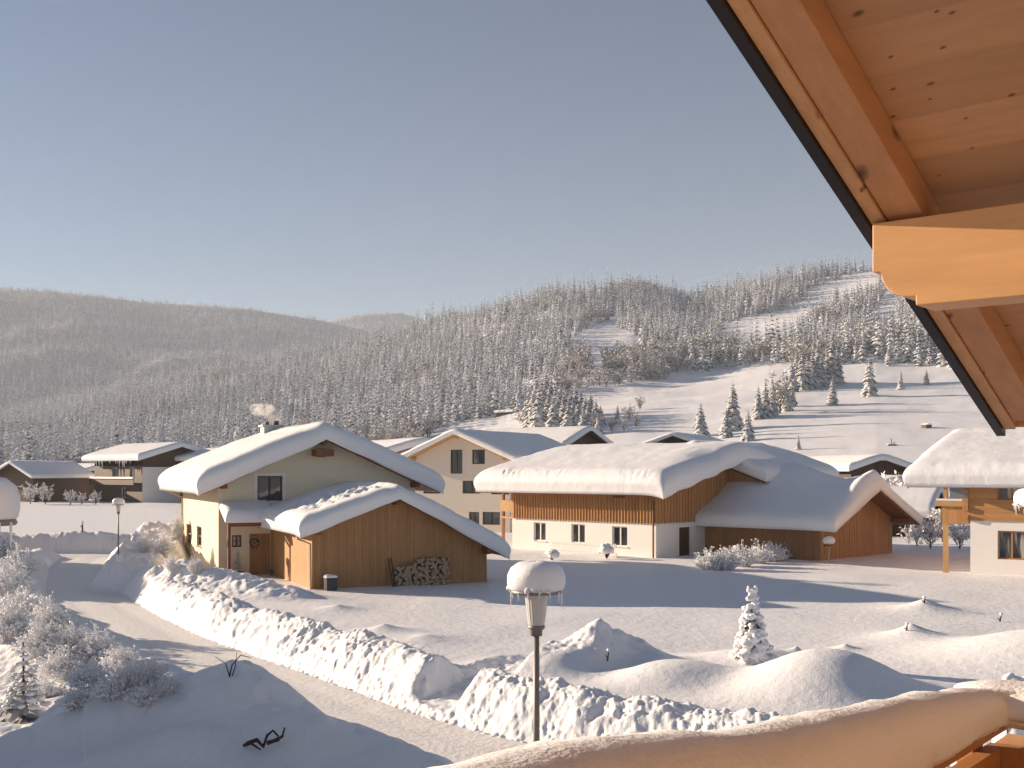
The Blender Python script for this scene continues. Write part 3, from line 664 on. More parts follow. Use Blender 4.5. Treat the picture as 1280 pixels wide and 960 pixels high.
# chalet on the right
RC = House('timber_chalet', 'chalet with white ground floor and orange log upper floor at the right edge', (32.1,47.8), 53, 12.5, 12, 6.2, 7.15, .30, .30, 1.35, 1.0, 2.6)
RS = 3.22
RC.win('l', RC.rect('l',1247,592,1300,625), 'frame_wood', 'glass_c', 2, 1, off=.06)
RC.win('l', RC.rect('l',1247,664,1300,700), 'frame_wood', 'glass_c', 2, 0)
RC.walls('wall', M['plaster_white'], -9, RS, depth=.3); RC.walls('log_storey', M['log_orange'], RS, 99, .06, depth=.2)
RC.roof('wood_trim', T=.85, Rr=.95, rr=1.6, seed=15, amp=.03, step=.1, crumb=1, gutter='metal')
mb = MB()
for k in range(5): mb.box(-.06-.14-.0,12.06,RS+.05+k*.42,-.0,12.2+.14,RS+.27+k*.42)
mb.build('log_end', M['log_orange'], RC.root)
mb = MB(); mb.box(.05,12.07,3.05,3.2,13.3,3.2); BALC = mb.build('balcony', M['wood_pale'], RC.root)
mb = MB(); z1 = PZ(633,55); mb.box(.02,13.2,2.9,.08,13.32,z1) if False else None
zt, zm, zl = PZ(626,55.4), PZ(633,55.4), PZ(655,55.4)
MB().box(-.12,12.08,zm,.16,13.62,zt).build('handrail', M['wood_pale'], BALC)
mb = MB(); mb.box(0,12.08,zl,.06,13.4,zm-.003); mb.box(0,13.34,zl,3.2,13.40,zm-.003); mb.build('board_panel', M['board_orange'], BALC)
MB().box(-.1,12.2,zt+.002,.14,13.6,zt+.1).build('snow', M['capsnow'], BALC, smooth=False)
MB().beam((.1,13.2,.2),(.1,13.2,zl),.22,.22).build('post', M['wood_pale'], RC.root)
MB().beam((.1,13.2,zt),(.1,13.2,RC.zr(.1)-.02),.16,.16).build('post', M['wood_pale'], RC.root)
wf = MB(); wf.box(.06,12.1,zt+.02,.12,13.0,RC.zr(0)); MB().box(.05,12.1,zt+.12,.09,12.98,RC.zr(0)-.02).build('windscreen', M['glass_sky'], RC.root)
MB().box(.03,12.08,zt+.02,.13,13.05,zt+.118).build('windscreen_sill', M['frame_dark'], RC.root)

# village behind
def small_house(name, label, px, Y, rot, W, L, Zr, tan, wall, T=.7, ox=.9, oy0=1.0, upper=None, zs=3.2, cat='house', wins=(), fm='frame_dark', b=.12, group=None, zb=-2, xf=.5, **kw):
    h = House(name, label, (PX(px, Y), Y), rot, W, L, W*xf, Zr, tan, tan, ox, oy0, .6, zb, cat, group)
    for side, r in wins: h.win(side, r, fm, 'glass', 1, 0)
    if upper: h.walls('wall', M[wall], -9, zs); h.walls('boarded_storey', M[upper], zs, 99, .05)
    else: h.walls('wall', M[wall])
    h.roof('wood_dark', T=T, Rr=T*.9, rr=.8, seed=int(px) % 17, b=b, amp=.05, step=.6, **kw); return h
# far left barn, gable towards us, ridge running back to the right
FB = small_house('dark_barn', 'dark wooden house with a shaded snow roof at the far left of the village', -4, 192, -31, 9.8, 11, 7.0, .42, 'wood_dark', T=.5)
# big chalet at left with icicles
LC = House('balcony_chalet', 'chalet with icicles and a snowed balcony, left of the cream house', (PX(178,180),180), 47, 12.6, 16, 6.3, 9.7, .30, .30, 1.4, 1.4, 1.4, -1)
LC.win('l', (2.4, 4.6, 4.0, 6.3), 'frame_white', 'glass', 1, 0); LC.win('l', (7.8, 4.6, 9.8, 6.3), 'frame_white', 'glass', 1, 0); LC.win('l', (5, 1.4, 6.7, 3.0), 'frame_white', 'glass', 1, 0)
LC.walls('wall', M['plaster_white'], -9, 6.4); LC.walls('boarded_gable', M['wood_dark'], 6.4, 99, .05, sides='fb'); LC.walls('boarded_storey', M['wood_dark'], -1, 6.6, .06, sides='l')
LC.roof('wood_dark', T=.9, Rr=.8, rr=.9, seed=5, amp=.04, step=.6)
bl = MB().box(-1.3,.5,3.5,-.07,15.4,3.65); BL = bl.build('balcony', M['wood_dark'], LC.root)
MB().box(-1.3,.5,3.652,-1.2,15.4,4.5).build('railing', M['wood_dark'], BL); slab_snow(BL, -1.46,-1.04,.4,15.5, lambda x, y: 4.505+0*x, .30, .17, 4, 'rail_snow', 22)
slab_snow(BL, -1.5,-.1,.3,13, lambda x, y: 3.2+0*x, .25, .2, 4, 'ledge_snow', 22) if False else None
for k in range(26):
    y = .2+15.4*random.random(); l = .4+2.2*random.random()**2*(1 if 8 < y < 15 else .4); x = -1.48
    z = LC.zr(-1.4)+.05; MB().tube([(x,y,z),(x,y,z-l*.5),(x,y,z-l)], [.07,.045,.01], 5).build('icicle', M['ice'], LC.rf)
B1 = small_house('rear_house', 'snow roof peeping out between the balcony chalet and the cream house', 268, 178, 47, 9, 16, 8.9, .28, 'wood_dark')
B2 = small_house('low_house', 'low snow roof half hidden between the dark barn and the balcony chalet', 100, 205, 40, 9, 14, 6.6, .3, 'wood_dark')
# roofs between cream and white house
B3 = small_house('middle_house', 'snow roof showing just right of the cream house ridge', 470, 120, 30, 11, 18, 8.7, .28, 'plaster_beige')
B4 = small_house('dark_gabled_house', 'snow roofed house with dark gable just behind the ridge of the farmhouse', 700, 128, 52, 9.5, 14, 10.5, .42, 'wood_dark', T=.6)
B5 = small_house('hut_roof', 'small hut with a flat snow roof at the grove edge above the white house', 640, 445, 50, 5, 8, 30.2, .25, 'wood_dark', zb=20)
B6 = small_house('gabled_barn', 'dark gabled barn with snow roof peeping over the middle of the farmhouse roof', 806, 135, -25, 7.6, 13, 9.85, .36, 'wood_dark', T=.5)
B7 = small_house('dark_chalet', 'chalet with dark timber gable and pale lower wall, behind the brown barn wing', 1064, 118, 14, 6.2, 14, 6.9, .32, 'plaster_white', T=.65, upper='wood_dark', zs=5.0, ox=.8)
B8 = small_house('small_lodge', 'small lodge with a thick snow block roof and red brown wall beside the timber chalet', 1106, 100, 20, 4.2, 5, 4.5, .2, 'board_brown', T=.8, ox=.3, oy0=.4)
B9 = small_house('sunken_roof_house', 'shaded snow roof with a dark gable slit between barn wing and timber chalet', 1148, 86, 58, 6, 9, 4.1, .5, 'wood_dark', T=.5)
# out of the picture to the left: the neighbours whose shadows cross the lane
N1 = small_house('neighbour_house', 'white neighbouring house outside the left edge of the photo', -750, 27, 20, 10, 12, 9.7, .36, 'plaster_white', T=.8)
N1.root.location = (-33.25, 17.3, 0)
N2 = small_house('neighbour_chalet', 'boarded neighbouring chalet outside the left edge, farther up the lane', -260, 66, 20, 9.5, 11, 7.7, .4, 'board_brown', T=.8)
N2.root.location = (-43.5, 60.6, 0)
# ------------------------------------------------------------------ the wooden chalet we stand on: local x runs along the facade, y outwards, z up
PR = -.4142
OH = empty('wooden_chalet', (0,0,0), 'orange timber roof overhang with carved purlin and snow laden balcony rail, close on the right', 'house', R(51))
W_soffit = wood_mat('soffit boards', (.60, .36, .20), 'y', ('x', .20), .8, .5, .62, .08, 8.5)
W_raft = wood_mat('rafter timber', (.54, .29, .145), 'x', None, .5, .5, .66, .3, 5.0)
W_barge = wood_mat('barge board timber', (.62, .37, .19), 'x', None, .22, .5, .6, .3, 7.0)
W_purl = wood_mat('purlin timber', (.66, .37, .165), 'y', None, 0, .5, .72)
W_rail = wood_mat('rail timber', (.48, .23, .09), 'x', None, 0, .5, .6)
W_wall = wood_mat('chalet wall boards', (.54, .36, .21), 'x', ('z', .2), .1, .5, .6, .3)
M['edge'] = plain('dark roof edge metal', (.035, .028, .028), .4, .3)
zp = lambda t: 6.477-.4142*(t-3.93)            # rafter underside along the slope
T0, T1 = -3.5, 5.54
def sloped(y0, y1, h0, h1, t0=T0, t1=T1):
    vs = [(t, y, zp(t)+h) for t in (t0, t1) for y, h in ((y0,h0),(y1,h0),(y1,h1),(y0,h1))]
    return MB().add(vs, [(0,1,2,3),(7,6,5,4),(0,4,5,1),(1,5,6,2),(2,6,7,3),(3,7,4,0)])
RF = sloped(-7, 1.459, .125, .20).build('roof', W_soffit, OH)
sloped(1.33, 1.457, 0, .122, T0, T1-.06).build('rafter', W_raft, RF, bevel=.004)
for y in (.55, -.25, -1.05, -1.85): sloped(y-.05, y+.05, 0, .122, T0, T1-.06).build('rafter', W_raft, RF)
sloped(1.461, 1.512, -.012, .2).build('barge_board', W_barge, RF, bevel=.004)
sloped(1.515, 1.555, -.028, .27, T0, T1+.03).build('roof_edge', M['edge'], RF)
sloped(-7, 1.51, .203, .26).build('roof_deck', M['wood_dark'], RF)
mb = MB(); x = T1+.002; mb.box(x, -7, zp(T1)-.0, x+.03, 1.512, zp(T1)+.25); mb.build('eave_board', W_barge, RF)
sloped(-7.1, 1.62, .262, .9).build('roof_snow', M['snow'], RF, smooth=False, bevel=.2)
# carved purlin: side profile in (y, z)
zt, yb = 6.474, 1.495
prof = [(-2.0, zt), (yb, zt), (yb, zt-.172), (yb-.030, zt-.172)]
for a in np.linspace(0, 90, 8): prof.append((yb-.030-.105*(1-math.cos(R(a))), zt-.172-.098*math.sin(R(a))*1.0))
prof += [(yb-.152, zt-.270), (yb-.152, zt-.302), (-2.0, zt-.302)]
P = MB(); n = len(prof); P.add([(3.86, y, z) for y, z in prof]+[(4.04, y, z) for y, z in prof], [tuple(range(n)), tuple(range(2*n-1, n-1, -1))]+[(k, n+k, n+(k+1)%n, (k+1)%n) for k in range(n)])
P.build('purlin', W_purl, OH, bevel=.004)
# facade, floor and upper purlins (out of sight, but they throw the warm light back)
MB().box(-6, -1.75, .2, 4.6, -1.6, zp(4.6)).build('wall', W_wall, OH)
MB().box(-6, -9, .2, 4.6, -1.753, 5.6).build('inner_block', W_wall, OH)
MB().box(-5, -1.598, 3.85, 3.45, 1.0, 4.0).build('balcony_floor', W_wall, OH)
RAIL = MB().box(-4.5, .86, 4.906, 3.2, .96, 4.988).build('handrail', W_rail, OH, bevel=.005)
MB().box(3.203, -1.59, 4.906, 3.30, .96, 4.988).build('handrail', W_rail, OH, bevel=.005)
MB().box(-4.5, .87, 4.02, 3.15, .91, 4.862).build('board_panel', W_rail, OH)
MB().box(3.153, -1.59, 4.02, 3.20, .91, 4.862).build('board_panel', W_rail, OH)
SL = MB().box(3.21, -1.59, 4.846, 3.34, .9, 4.862).build('ledge', W_barge, OH); MB().box(3.215, -.7, 4.863, 3.33, .8, 4.878).build('ledge_snow', M['capsnow'], SL)
for x in (3.06, 1.2, -1.2): MB().box(x, .915, 4.02, x+.09, .955, 4.903).build('post', W_rail, OH)
# snow on the rail: lofted sections (y out, y in, top, inner lower edge)
RT = [-0.6, -0.4, -0.2, 0.0, 0.2, 0.4, 0.6, 0.8, 1.0, 1.2, 1.4, 1.6, 1.8, 2.0, 2.2, 2.4, 2.6, 2.8, 3.0, 3.2, 3.4]
RZ = [5.19, 5.19, 5.19, 5.19, 5.19, 5.19, 5.2298, 5.237, 5.24, 5.2358, 5.2093, 5.1805, 5.1532, 5.1358, 5.1193, 5.1029, 5.0814, 5.0583, 5.0352, 5.0115, 4.9878]
def rail_snow():
    ts = np.linspace(-.6, 3.42, 300); mb = MB(); nk = 28
    for t in ts:
        w1 = np.interp(t, [-.6,.6,1.2,2,3.42], [1.06,1.06,1.04,1.0,1.0]); w0 = np.interp(t, [-.6,1.6,2.2,2.8,3.15,3.25,3.42], [.70,.76,.80,.83,.845,.6,.5])
        top = np.interp(t, RT, RZ)+.008*float(fbm(np.array(t*1.7),np.array(0.),77,3))
        lo = np.interp(t, [-.6,1.2,2.2,2.8,3.2,3.42], [4.93,4.965,4.982,4.965,4.945,4.945]); lo += .008*float(fbm(np.array(t*3),np.array(4.),78,3))
        ring = []
        for k in range(nk):
            a = 2*math.pi*k/nk; c, s_ = math.cos(a), math.sin(a)
            cy = (w0+w1)/2; ry = (w1-w0)/2; yy = cy+ry*(abs(c)**.75)*(1 if c > 0 else -1)
            base = lo if c < 0 else lo-.02
            zz = base+(top-base)*(abs(s_)**.8) if s_ >= 0 else base-.035*abs(s_)
            wob = .005*float(fbm(np.array(t*6),np.array(k*.5),79,2))+.0025*float(fbm(np.array(t*22),np.array(k*1.3),80,2)); ring.append((t, yy+wob, zz+wob))
        mb.v += ring
    m = len(ts); mb.f = [(i*nk+k, i*nk+(k+1)%nk, (i+1)*nk+(k+1)%nk, (i+1)*nk+k) for i in range(m-1) for k in range(nk)]+[tuple(range(nk))[::-1], tuple(range((m-1)*nk, m*nk))]
    return mb.build('rail_snow', M['capsnow'], RAIL, smooth=True)
rail_snow()
def side_snow():
    mb = MB(); nk = 22; ws = np.linspace(1.02, -1.57, 85)
    for w in ws:
        en = min(1, (1.02-w)/.12+.15)**.5; top = 4.985+(.035+.012*float(fbm(np.array(w*4),np.array(3.),81,3)))*en; ring = []
        for k in range(nk):
            a = 2*math.pi*k/nk; cc, ss = math.cos(a), math.sin(a); t = 3.27+.145*en*(abs(cc)**.75)*(1 if cc > 0 else -1)
            ring.append((t, w, 4.955+(top-4.955)*abs(ss)**.8 if ss >= 0 else 4.955-.03*abs(ss)))
        mb.v += ring
    m = len(ws); mb.f = [(i*nk+k, i*nk+(k+1)%nk, (i+1)*nk+(k+1)%nk, (i+1)*nk+k) for i in range(m-1) for k in range(nk)]+[tuple(range(nk))[::-1], tuple(range((m-1)*nk, m*nk))]
    mb.build('rail_snow', M['capsnow'], RAIL, smooth=True)
side_snow()

# ------------------------------------------------------------------ street lamps
def lamp(x, y, label, ptop, zg=None, cap=1.0, loc_name='street_lamp', seed=0):
    """ptop = height of the shade's underside"""
    zg = gz(x, y)-.3 if zg is None else zg; h = ptop-zg
    r = empty(loc_name, (x, y, zg), label, 'street lamp', 0, 'mushroom street lamps')
    MB().lathe([(.038,0),(.036,h*.6),(.031,h-.42)], 14).build('pole', M['pole'], r, True)
    MB().lathe([(.062,h-.46),(.066,h-.40),(.09,h-.38),(.09,h-.345),(.05,h-.34)], 18).build('collar', M['pole'], r, True)
    g = MB(); n = 40; pr = [(.085,h-.342),(.098,h-.25),(.113,h-.12),(.123,h-.012),(.06,h-.008)]
    vs = []; 
    for i, (q, z) in enumerate(pr):
        for k in range(n): a = 2*math.pi*k/n; q2 = q*(1+.03*(k % 2)); vs.append((q2*math.cos(a), q2*math.sin(a), z))
    g.add(vs, [(i*n+k, i*n+(k+1)%n, (i+1)*n+(k+1)%n, (i+1)*n+k) for i in range(len(pr)-1) for k in range(n)]+[tuple(range(n))[::-1], tuple(range((len(pr)-1)*n, len(pr)*n))])
    g.build('lamp_glass', M['lampglass'], r)
    s = MB().lathe([(.05,h-.006),(.265,h-.004),(.275,h+.012),(.262,h+.04),(.05,h+.10)], 32).build('lamp_shade', M['pole'], r, True)
    c = MB(); c.lathe([(.05,.03),(.255,.022),(.285,.05),(.298,.11),(.296,.19),(.268,.265),(.20,.318),(.10,.34),(.01,.343)], 40, .06, 3+seed, (0,0,h))
    for k in range(26):
        a = R(100+200*random.random()); q = .27+.03*random.random(); c.blob((q*math.cos(a), q*math.sin(a), h+.03+.03*random.random()), .02+.018*random.random(), k, 1, .3)
    cs = c.build('snow_cap', M['capsnow'], s, True)
    for k in range(9):
        a = R([182,200,225,250,275,300,330,352,160][k]); l = [.15,.06,.07,.05,.04,.05,.10,.16,.06][k]; q = .272
        MB().tube([(q*math.cos(a),q*math.sin(a),h+.02),(q*math.cos(a),q*math.sin(a),h-l*.5),(q*math.cos(a),q*math.sin(a),h-l)], [.011,.008,.002], 5).build('icicle', M['ice'], s)
    if cap != 1:
        for o in (cs,): o.scale = (cap, cap, 1)
    return r
lamp(PX(670.5,12), 12, 'street lamp with a big round snow cap and icicles before the central snow bank', PZ(741,12), .2)
lamp(PX(148,56), 56, 'far street lamp with small snow blob, in front of the balcony chalet', PZ(631,56), None, 1, seed=2)
lamp(PX(1289,20), 20, 'street lamp showing only its white snow cap before the timber chalet', PZ(634,20), None, 1.0, seed=4)
lamp(PX(-33,7.6), 7.6, 'street lamp cut by the left edge of the photo, only its shaded snow cap showing', PZ(656,7.6), .0, 1.0, seed=6)

# ------------------------------------------------------------------ small things around the houses
x, y, z = hit(1036, 703, 40, 80)
bf = empty('bird_feeder', (x, y, z-.1), 'bird feeder on a thin post with a round snow cap, before the brown barn wing', 'bird feeder')
sc_ = y/F
MB().beam((0,0,0),(0,0,20*sc_+.1),.10,.10).build('post', M['wood_pale'], bf)
MB().box(-6*sc_,-6*sc_,19*sc_+.1,6*sc_,6*sc_,20*sc_+.1).build('tray', M['wood_pale'], bf)
mb = MB(); mb.box(-4*sc_,-4*sc_,20.1*sc_+.1,4*sc_,4*sc_,25*sc_+.1); mb.build('house', M['wood_trim'], bf)
MB().blob((0,0,27.5*sc_+.1), 7.2*sc_, 3, 3, .08, (1,1,.8)).build('snow_cap', M['capsnow'], bf, True)
# picket fence before the farmhouse
A = FH.world(-1.6, FH.sx(690, -1.6)); B = FH.world(-1.6, FH.sx(772, -1.6))
fl = math.hypot(B[0]-A[0], B[1]-A[1]); fz = .75
pf = empty('picket_fence', (A[0], A[1], fz-.3), 'low pale picket fence along the white front of the farmhouse', 'fence', math.atan2(B[1]-A[1], B[0]-A[0]))
mb = MB()
for k in range(int(fl/.14)): mb.box(k*.14, -.012, .1, k*.14+.07, .012, .95+.03*(k % 2))
mb.build('pickets', M['frame_white'], pf); mb = MB(); mb.box(0, .014, .35, fl, .05, .42); mb.box(0, .014, .75, fl, .05, .82); mb.build('rail', M['frame_white'], pf)
# broken shrub showing through the snow of the near heap
def sticks(name, label, cat, x, y, z, spec, mat='twig'):
    r = empty(name, (x, y, z), label, cat); mb = MB()
    for pts, rad in spec: mb.tube(pts, [rad*(1-.6*i/(len(pts)-1)) for i in range(len(pts))], 5)
    mb.build('branch', M[mat], r); return r
x, y, z = hit(337, 926, 12, 40)
s_ = y/F
sticks('broken_branch', 'dark twisted branch sticking out of the shaded snow heap at lower left', 'branch', x, y, z,
  [([(-26*s_,-.15,-.02*1),(-12*s_,-.22,5*s_),(-3*s_,-.3,-2*s_),(2*s_,-.3,12*s_),(8*s_,-.25,17*s_),(14*s_,-.2,9*s_)], 3.0*s_),
   ([(2*s_,-.28,2*s_),(10*s_,-.3,5*s_),(20*s_,-.25,10*s_),(22*s_,-.2,20*s_)], 3.0*s_), ([(8*s_,-.28,4*s_),(16*s_,-.32,6*s_),(20*s_,-.3,12*s_)], 2.4*s_), ([(-30*s_,-.1,-4*s_),(-18*s_,-.25,1*s_),(-6*s_,-.3,-6*s_)], 2.4*s_)])
def stub(px, py, h, label, tilt=.1):
    x, y, z = hit(px, py, 15, 120); s = y/F
    r = empty('dry_stalk', (x, y, z-.05), label, 'stalk'); mb = MB()
    mb.tube([(0,0,0),(tilt*h*s,0,h*s*.6+.05),(tilt*h*s*1.5,.01,h*s+.05)], [1.2*s,1.0*s,.6*s], 5); mb.tube([(tilt*h*s*.5,0,h*s*.5),(-2.5*s,.02,h*s*.8)], [.8*s,.4*s], 4)
    mb.build('stem', M['twig'], r); MB().blob((tilt*h*s*1.5,0,h*s+.05+1.2*s), 2.4*s, 2, 1, .2).build('snow_tip', M['capsnow'], r, True)
stub(759, 826, 12, 'short dark stalk with a snow tip in the shaded side of the dug heap')
stub(1249, 777, 8, 'dark stalk with snow tip on the drift at the right edge', .25)
stub(1155, 754, 6, 'tiny stalk poking out of the small snow cone nearest the timber chalet')
stub(1133, 789, 7, 'tiny stalk on the pointed snow cone in the middle of the white field')
stub(103, 666, 10, 'thin stalk standing on the shaded snow bank beyond the lane', 0)
x, y, z = hit(1267, 853, 10, 60)
# ------------------------------------------------------------------ trees and bushes
def spruce(h, seed, tiers=15, nb=8, rad=None, droop=.35, seg=2, trunk=True):
    """returns (crown, trunk) builders: drooping two-sided boughs round a tapered trunk"""
    rng = random.Random(seed); rad = rad or h*.19; cr = MB(); tr = MB()
    tr.tube([(0,0,-.4),(0,0,h*.5),(0,0,h*.99)], [h*.017,h*.011,.01], 6)
    for i in range(tiers):
        f = i/(tiers-1); z = h*(.06+.92*f**.92); L = rad*((1-f)**.82+.04)
        m = max(4, int(nb*(1-.5*f)))
        for k in range(m):
            a = 2*math.pi*(k+rng.random()*.8)/m+i*1.3; l = L*(.62+.55*rng.random()); ca, sa = math.cos(a), math.sin(a)
            dr = droop*(.7+.6*rng.random()); zz = z+h*.012*rng.uniform(-1,1); w = l*(.30+.14*rng.random())
            pts = [(0,0),(l*.5,l*(.06-dr*.35)),(l*.85,-l*dr*.75),(l,-l*dr*1.15)]; ws = [w*.3,w,w*.7,w*.05]
            if seg == 1: pts = [pts[0],pts[1],pts[3]]; ws = [ws[0],ws[1],ws[3]]
            vs = []
            for (r_, dz), ww in zip(pts, ws):
                for side, lift in ((-1,-.32),(0,0),(1,-.32)):
                    vs.append((ca*r_-sa*ww*side, sa*r_+ca*ww*side, zz+dz+ww*lift))
            n = len(pts); cr.add(vs, [(3*j+q, 3*j+q+1, 3*j+q+4, 3*j+q+3) for j in range(n-1) for q in (0,1)])
    cr.add([(h*.008*math.cos(a), h*.008*math.sin(a), h*.93) for a in (0,2.1,4.2)]+[(0,0,h*1.03)], [(0,1,3),(1,2,3),(2,0,3)])
    return cr, tr
def broad(h, seed, n0=7, spread=.42, twigs=3, thick=.010):
    """a leafless frosted tree: limbs, branches and many fine twigs"""
    rng = random.Random(seed); tr = MB(); cr = MB()
    tr.tube([(0,0,-.3),(h*.01,0,h*.22),(0,h*.01,h*.45)], [h*.022,h*.017,h*.012], 6)
    def rv(u): return Vector((rng.uniform(-1,1), rng.uniform(-1,1), rng.uniform(-.5,u))).normalized()
    for i in range(n0):
        p = Vector((0,0,h*(.06+.36*i/n0))); a = i*2.4+rng.random(); d = Vector((math.cos(a)*spread*2, math.sin(a)*spread*2, .55+.5*rng.random())).normalized()
        l = h*(.40+.2*rng.random()); q = p+d*l*.5+rv(1)*l*.06; e = q+(d+Vector((0,0,.4))).normalized()*l*.55
        tr.tube([p,q,e], [h*.010,h*.007,h*.003], 4, False)
        for j in range(5):
            t = .25+.75*j/4; b = (p.lerp(q, t*2) if t < .5 else q.lerp(e, t*2-1)); dd = (d*.5+rv(1)*.9).normalized(); ll = h*(.13+.12*rng.random()); e2 = b+dd*ll
            cr.tube([b, b+dd*ll*.5+rv(.6)*ll*.08, e2], [h*.005,h*.005,h*.003], 3, False)
            for k in range(twigs):
                s = b.lerp(e2, .2+.8*rng.random()); v = (dd*.6+rv(.9)).normalized()*h*(.05+.07*rng.random()); w = v.cross(rv(1)).normalized()*h*thick
                cr.add([s-w, s+w, s+v*.6+w*.9, s+v, s+v*.6-w*.9], [(0,1,2,3,4)])
    return cr, tr
PROTO = bpy.data.collections.new('forest prototypes')
def proto_obj(name, cr, mat, tr=None):
    mb = MB(); mb.v = list(cr.v); mb.f = list(cr.f); nc = len(mb.f)
    if tr: mb.add(tr.v, tr.f)
    me = bpy.data.meshes.new(name); me.from_pydata(mb.v, [], mb.f); me.materials.append(mat); me.materials.append(M['bark'])
    for p in me.polygons[nc:]: p.material_index = 1
    o = bpy.data.objects.new(name, me); PROTO.objects.link(o); return o
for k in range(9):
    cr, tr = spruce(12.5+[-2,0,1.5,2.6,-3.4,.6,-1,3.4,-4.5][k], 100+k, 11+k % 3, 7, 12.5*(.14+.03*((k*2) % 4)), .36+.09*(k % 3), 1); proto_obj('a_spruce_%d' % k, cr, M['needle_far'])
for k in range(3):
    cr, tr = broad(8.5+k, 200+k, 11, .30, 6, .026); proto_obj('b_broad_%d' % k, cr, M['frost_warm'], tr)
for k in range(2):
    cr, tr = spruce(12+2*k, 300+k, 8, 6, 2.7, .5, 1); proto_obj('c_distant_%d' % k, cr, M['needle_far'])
def scatter(name, label, cat, P, idx, scale, rz):
    me = bpy.data.meshes.new(name); me.from_pydata([tuple(p) for p in P], [], [])
    for nm, arr, ty in (('pick', idx, 'INT'), ('size', scale, 'FLOAT'), ('turn', rz, 'FLOAT')):
        at = me.attributes.new(nm, ty, 'POINT'); at.data.foreach_set('value', np.asarray(arr, dtype=np.int32 if ty == 'INT' else np.float32))
    o = bpy.data.objects.new(name, me); COL.objects.link(o); tag(o, label, cat, None, 'stuff')
    ng = bpy.data.node_groups.new(name+' nodes', 'GeometryNodeTree'); ng.is_modifier = True
    ng.interface.new_socket('Geometry', in_out='INPUT', socket_type='NodeSocketGeometry'); ng.interface.new_socket('Geometry', in_out='OUTPUT', socket_type='NodeSocketGeometry')
    gi = ng.nodes.new('NodeGroupInput'); go = ng.nodes.new('NodeGroupOutput')
    ci = ng.nodes.new('GeometryNodeCollectionInfo'); ci.inputs[0].default_value = PROTO; ci.inputs['Separate Children'].default_value = True; ci.inputs['Reset Children'].default_value = True
    ip = ng.nodes.new('GeometryNodeInstanceOnPoints'); ip.inputs['Pick Instance'].default_value = True
    def attr(nm, ty):
        a = ng.nodes.new('GeometryNodeInputNamedAttribute'); a.data_type = ty; a.inputs['Name'].default_value = nm; return a.outputs[0]
    cx = ng.nodes.new('ShaderNodeCombineXYZ'); ng.links.new(attr('turn', 'FLOAT'), cx.inputs[2])
    ng.links.new(gi.outputs[0], ip.inputs['Points']); ng.links.new(ci.outputs[0], ip.inputs['Instance']); ng.links.new(attr('pick', 'INT'), ip.inputs['Instance Index'])
    ng.links.new(cx.outputs[0], ip.inputs['Rotation']); ng.links.new(attr('size', 'FLOAT'), ip.inputs['Scale']); ng.links.new(ip.outputs[0], go.inputs[0])
    md = o.modifiers.new('scatter', 'NODES'); md.node_group = ng; return o
def inpoly(px, py, P):
    r = np.zeros(np.shape(px), bool); n = len(P)
    for i in range(n):
        x0, y0 = P[i]; x1, y1 = P[(i+1) % n]
        c = ((y0 > py) != (y1 > py)) & (px < (x1-x0)*(py-y0)/((y1-y0) if y1 != y0 else 1e-9)+x0); r ^= c
    return r
rng = np.random.default_rng(5)
DF_PX = [-400,0,200,300,450,520,560,640,690,730,790,850,900,960,1010,1060,1100,1150,1200,1280,1700]
DF_D = [330,350,360,380,395,385,440,455,455,478,480,490,505,500,470,452,440,432,420,410,410]
GLADE = [[(893,417),(915,404),(960,392),(1000,381),(1012,373),(1003,366),(1040,352),(1075,342),(1100,336),(1104,352),(1062,366),(1030,378),(1014,394),(985,410),(950,424),(905,428)],
         [(710,440),(715,424),(740,408),(762,404),(800,422),(803,436),(780,440),(745,443)], [(732,468),(738,452),(752,450),(758,466)], [(640,482),(668,476),(668,486)], [(1090,392),(1108,364),(1125,372),(1110,398)], [(1060,480),(1062,460),(1098,448),(1112,470)]]
n = 66000
px = rng.uniform(-260, 1560, n); d = np.sqrt(rng.uniform(330**2, 1420**2, n)); x = (px-CX)/F*d; z = ground(x, d); py = HY-(z-EYE)*F/d
edge = np.interp(px, DF_PX, DF_D)+16*fbm(px/55, px*0, 91)
dmax = np.interp(px, HILL_PX, HD[:, 5])+45
keep = (d > edge) & (d < dmax)
pit = F/d*9
for G in GLADE: keep &= ~(inpoly(px, py, G) | inpoly(px, py-pit*.6, G))
keep &= rng.random(n) < np.clip(.95-1.3*np.maximum(0, fbm(x/45, d/60, 95)), .4, 1)*np.clip(1.25-d/2200, .55, 1)
dec = (fbm(x/45, d/45, 93) > .42-.34*np.exp(-(d-edge)/40)) & (rng.random(n) < .8)
idx = np.where(dec, 9+rng.integers(0, 3, n), rng.integers(0, 9, n)); sc = rng.uniform(.6, 1.4, n)*np.where(dec, .85, 1.0)*(1+.35*fbm(x/40, d/40, 97))
k = keep
scatter('hill_forest', 'frosted spruce forest covering the hill behind the village', 'forest', np.stack([x, d, z-.3], -1)[k], idx[k], sc[k], rng.uniform(0, 6.28, n)[k])
print('forest trees', int(k.sum()))
